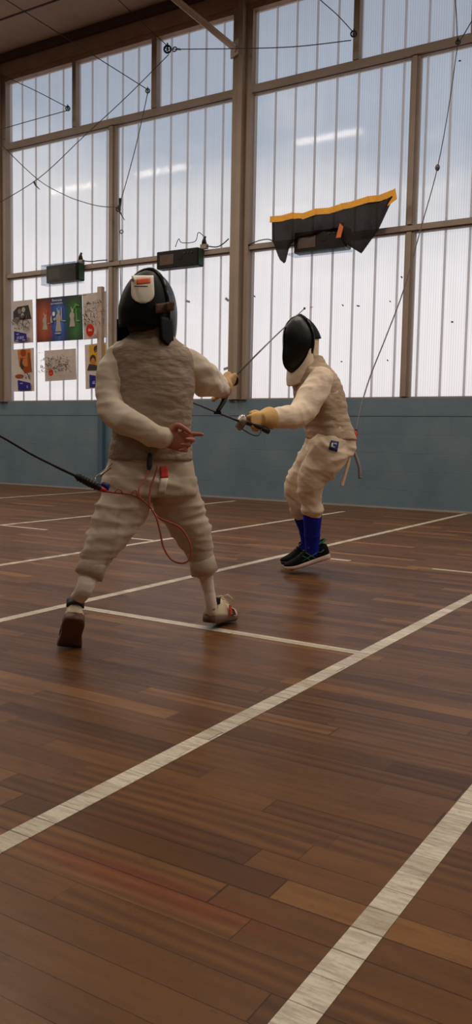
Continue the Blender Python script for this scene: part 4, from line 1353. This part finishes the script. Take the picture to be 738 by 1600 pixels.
b = MB(); b.loft(torB_rings(-.004)); limb(b, armLB[:-1] + [(J(422, 653.5, 4.195), .042)], 28); limb(b, armRB, 28)
for arm in (armLB[:-1] + [(J(422, 653.5, 4.195), .042)], armRB):
    p, r = arm[-1]; dd = (p - arm[-2][0]).normalized(); b.tube([p - dd * .012, p + dd * .006, p + dd * .010], [r * 1.02, r * 1.06, r * 1.0], 24)
me = remesh(b, .007, 4)
wrinkle(me, lambda c: .0085 * ridge(c, (8, 8, 13), 3.4) - .001 + .0016 * nz(c, 30, 30, 40, 9) + .0035 * ridge(c, (18, 18, 8), 1))
me.materials.append(M['cream']); jkB = link('jacket', me, fB)
b = MB(); b.loft(torB_rings(.006, 64))
me = remesh(b, .007, 3)
wrinkle(me, lambda c: .004 * nz(c, 9, 9, 26, 2) + .0045 * ridge(c, (5, 5, 22), 6) + .0015 * nz(c, 40, 40, 60, 4))
me.materials.append(M['lame2']); vsB = link('vest', me, fB)
b = MB()
hipB = [(517, 676, .140, .105), (517, 688, .150, .116), (516, 700, .158, .122), (513, 712, .155, .112)]
b.loft([sring(J(a, y, 4.63), latB, fwdB, hw, hd, 48, 2.4) for a, y, hw, hd in hipB])
limb(b, legNB, 32); limb(b, legFB, 32)
for lg in (legNB, legFB):
    p, r = lg[-1]; dd = (p - lg[-2][0]).normalized(); b.tube([p - dd * .04, p - dd * .03, p + dd * .008, p + dd * .016], [r, r * 1.05, r * 1.05, r], 28)
me = remesh(b, .007, 4)
wrinkle(me, lambda c: .0085 * ridge(c, (6.5, 6.5, 14), 5.5) + .002 * nz(c, 24, 24, 36, 1) + .0045 * ridge(c + Vector((0, 0, c.x * .6)), (6, 6, 22), 8) - .002)
me.materials.append(M['cream']); brB = link('breeches', me, fB)
for sh_ in (shinNB, shinFB):
    b = MB(); limb(b, sh_, 24); p = sh_[2][0].lerp(sh_[3][0], .3); dd = (sh_[3][0] - sh_[2][0]).normalized(); b.tube([p - dd * .006, p, p + dd * .006], [sh_[2][1] * .95, sh_[2][1] * 1.06, sh_[2][1] * .95], 24)
    me = remesh(b, .005, 3); me.materials.append(M['sockb']); link('sock', me, fB)
# running shoes
hdB = (-RH * math.cos(.12) - FH * math.sin(.12)); pit = math.radians(17)
dS = hdB * math.cos(pit) - ZV * math.sin(pit); uS = hdB * math.sin(pit) + ZV * math.cos(pit)
for i, (toeP, Lx) in enumerate(((J(446.5, 894, 4.66), .262), (J(441, 877, 4.86), .235))):
    if i == 0: toeP.z = .012
    else: toeP.z = .010
    so, P, hw, H, th = shoe(fB, toeP - dS * Lx, dS, uS, Lx, .045, M['shoek'], M['soleg'] if i == 0 else M['rubber'])
    b = MB()
    q = [P(.030 * math.cos(a) * (1 if True else 1), .16 - .16 * math.sin(a), .098 + .010 * math.sin(a)) for a in [PI * j / 12 for j in range(13)]]
    q = [P(.030, .40, .094)] + q + [P(-.030, .40, .094)]
    b.tube(q, .006, 8, True, True); b.build('collar', M['teal'] if i == 0 else M['shoek'], so)
    if i == 0:
        sd = -1 if P(-1, 0, 0).dot(FH) < P(1, 0, 0).dot(FH) else 1
        for (t0, z0, t1, z1) in ((.34, .030, .50, .074), (.46, .030, .58, .062), (.28, .055, .62, .034)):
            b = MB(); b.tube([P(sd * hw(t0) * .99, t0, z0), P(sd * hw((t0 + t1) / 2) * .96, (t0 + t1) / 2, (z0 + z1) / 2), P(sd * hw(t1) * .86, t1, z1)], .0032, 6); b.build('side_stripe', M['teal'], so)
        b = MB(); b.tube([P(sd * .030, .10, .060), P(sd * .036, .18, .052), P(sd * .036, .3, .06)], .003, 6); b.build('side_stripe', M['teal'], so)
    b = MB()
    for kx in range(4): b.tube([P(-.022, .44 + .065 * kx, .088 - .010 * kx), P(0, .45 + .065 * kx, .096 - .010 * kx), P(.022, .44 + .065 * kx, .088 - .010 * kx)], .003, 6)
    b.build('laces', M['rubber'], so)
# mask
mkB, XB = mask(fB, cM_B, fM_B, upM_B, .012, M['cream'], .95, .105)
b = MB(); b.ball(cM_B + upM_B * .01 - fM_B * .012, .076, .088, .085, (latB, fM_B, upM_B)); b.build('hair', M['hair'], fB)
# white fabric round the back of the head below the shell
b = MB(); g_ = []
for j in range(7):
    v = j / 6; row = []
    for i in range(33):
        a = PI * i / 32
        z = .02 - .16 * v; q = .95 - .22 * v
        row.append(b.bm.verts.new(XB(.093 * q * math.cos(a), -.020 - .088 * q * math.sin(a) + .0 * v, z)))
    g_.append(row)
for j in range(6):
    for i in range(32): b.face([g_[j][i], g_[j][i + 1], g_[j + 1][i + 1], g_[j + 1][i]])
o = b.build('hood', M['cream'], mkB); sm = o.modifiers.new('s', 'SOLIDIFY'); sm.thickness = .006; sm.offset = -1
# glove
b = MB(); hand_grip(b, wrB, gB, (FH * .95 - RH * .1), ZV, 1.12)
p, r = armLB[-1]; b.tube([p - gB * .050, p - gB * .044, p - gB * .02, p + gB * .01, p + gB * .035], [.048, .058, .055, .046, .036], 24)
me = remesh(b, .0045, 3); me.materials.append(M['glove']); glB = link('glove', me, fB)
# badge on the hip
bd = cling_patch(fB, brB, 'hip_badge', M['badge'], (J(517.5, 688, 4.2), J(530, 690, 4.2), J(527, 706, 4.2), J(513.5, 702, 4.2)), FW, 4, 4, .004)
cling_patch(bd, brB, 'badge_print', M['pwhite'], (J(518.5, 692, 4.2), J(521, 692.5, 4.2), J(520, 698, 4.2), J(517.5, 697.5, 4.2)), FW, 2, 3, .007)
cling_patch(bd, brB, 'badge_print', M['pwhite'], (J(517.7, 697, 4.2), J(523, 698.5, 4.2), J(522.8, 699.5, 4.2), J(517.5, 698.2, 4.2)), FW, 3, 1, .007)
cling_patch(bd, brB, 'badge_print', M['pwhite'], (J(522.5, 692.5, 4.2), J(526.5, 693.5, 4.2), J(526.2, 695, 4.2), J(522.2, 694, 4.2)), FW, 3, 1, .007)
# hanging strap ends at the back
for nm, pts_, mt in (('strap', ((547, 694, 4.62), (545, 720, 4.62), (540, 740, 4.62), (534, 760, 4.62)), 'cream'), ('strap', ((549, 694, 4.66), (556, 712, 4.66), (562, 730, 4.66), (563, 748, 4.66)), 'scrap')):
    b = MB(); q = [Vector(x) for x in cr([tuple(J(*p)) for p in pts_], 6)]
    lo = [p - RH * .010 for p in q]; 
    b.loft([[p - RH * .010 - FH * .0015, p + RH * .010 - FH * .0015, p + RH * .010 + FH * .0015, p - RH * .010 + FH * .0015] for p in q]); b.build(nm, M[mt], fB)

fo2 = thing('fencing_foil', 'steel foil held in the far fencer\'s glove, blade pointing left behind the near fencer', 'foil', wrB)
gb = J(375, 658.5, 4.05); tipB = J(190, 584, 3.72)
axb = (tipB - gb).normalized()
b = MB(); b.tube([gb, gb.lerp(tipB, .5), tipB], [.0062, .0048, .0028], 8); b.build('blade', M['blade'], fo2)
b = MB(); b.ball(tipB, .006); b.build('tip', M['rubber'], fo2)
b = MB(); b.lathe(gb, axb, [(.004, .010), (.022, .008), (.036, .000), (.042, -.012), (.040, -.012), (.034, -.003), (.02, .005), (.004, .007)], 32); b.build('guard', M['metal'], fo2)
b = MB(); b.tube([gb, J(386, 660, 4.085), J(400, 665, 4.12), J(410, 669, 4.14)], [.011, .013, .012, .011], 12, True, True); b.build('grip', M['rubber'], fo2)
b = MB(); b.tube([J(408, 668.5, 4.135), J(420, 674.5, 4.16)], [.012, .0135], 14, True, False); b.build('pommel', M['rubber'], fo2)
b = MB(); q = cr([tuple(J(*p)) for p in ((377, 669, 4.06), (386, 675, 4.08), (396, 680, 4.09), (404, 680, 4.10), (408, 674, 4.12), (408, 669, 4.13))], 6); b.tube([Vector(p) for p in q], .003, 8); b.build('socket_wire', M['rubber'], fo2)

# overhead reel cord of the far fencer
rc = thing('overhead_cable', 'long grey cord rising from the red clip at the far fencer\'s back', 'cord', J(552, 690, 4.66))
pr = W(716, 66, YW)
p0 = J(556, 676, 4.66)
pts_ = [p0]
for (x, y, w_) in ((566, 630, .07), (580, 585, .15), (604, 525, .27), (632, 450, .42), (658, 357, .58), (684, 262, .74), (702, 165, .88)):
    pts_.append(J(x, y, 1 / ((1 - w_) / 4.66 + w_ / 8.6)))
pts_.append(pr)
b = MB(); q = cr([tuple(p) for p in pts_], 6); b.tube([Vector(p) for p in q], .0042, 6); b.build('cord', M['wire'], rc)
b = MB(); kp = pts_[6]; b.ball(kp, .02, .02, .028); b.build('knot', M['wire'], rc)
b = MB(); b.tube([J(556, 676, 4.66), J(554, 684, 4.66), J(549, 692, 4.655), J(546, 699, 4.65)], [.012, .020, .022, .016], 12, True, True); b.build('clip', M['red'], rc)
b = MB(); b.tube([J(557, 672, 4.66), J(556, 679, 4.66)], [.007, .013], 10, True, True); b.build('clip_cap', M['rubber'], rc)

# ------------------------------------------------------------------ light: sky outside, tube lamps under the roof
LAMPS = [(-6.1, 5.1, 5.5), (-9.45, 5.0, 5.5), (-11.7, 4.95, 5.5), (-2.7, 5.0, 5.5), (.6, 5.0, 5.5), (3.9, 5.0, 5.5)]
LAMPS += [(x, .4, 5.9) for x in (-9.4, -6.1, -2.7, .6, 3.9)] + [(x, -4.2, 6.2) for x in (-9.4, -6.1, -2.7, .6, 3.9)]
for i, (x, y, z) in enumerate(LAMPS):
    ld = bpy.data.lights.new('tube_lamp_light', 'AREA'); ld.shape = 'RECTANGLE'; ld.size = 1.15; ld.size_y = .22
    ld.energy = 84 if y > 3 else (27 if y > 0 else 8); ld.color = (1, .87, .74)
    lo = bpy.data.objects.new('tube_lamp_light', ld); COL.objects.link(lo); lo.location = (x, y, z)

w = bpy.data.worlds.new('sky'); S.world = w; w.use_nodes = True
t = w.node_tree; g = G(t)
bgn = t.nodes['Background']
tc = g.n('ShaderNodeTexCoord').outputs['Generated']
sp = g.n('ShaderNodeSeparateXYZ'); g.l(tc, sp.inputs[0])
n1 = g.noise(g.mapping(tc, (2.2, 2.2, 4.5)), 1.6, 4, .55)
zz = g.math('ADD', sp.outputs[2], g.math('MULTIPLY', g.math('SUBTRACT', n1, .5), .30))
sky = g.ramp(zz, [(0, (.50, .47, .45)), (.02, (1.0, .93, .92)), (.15, (.96, .92, .94)), (.27, (.68, .70, .75)), (.35, (.33, .41, .53)), (.48, (.24, .29, .38)), (1, (.22, .27, .36))])
g.l(sky, bgn.inputs[0]); bgn.inputs[1].default_value = 1.26

S.view_settings.view_transform = 'Standard'
S.view_settings.look = 'None'
S.view_settings.gamma = 1
S.view_settings.exposure = 0
S.view_settings.use_curve_mapping = False
S.cycles.use_denoising = True
S.cycles.max_bounces = 10
S.cycles.transparent_max_bounces = 12
S.cycles.sample_clamp_indirect = 6
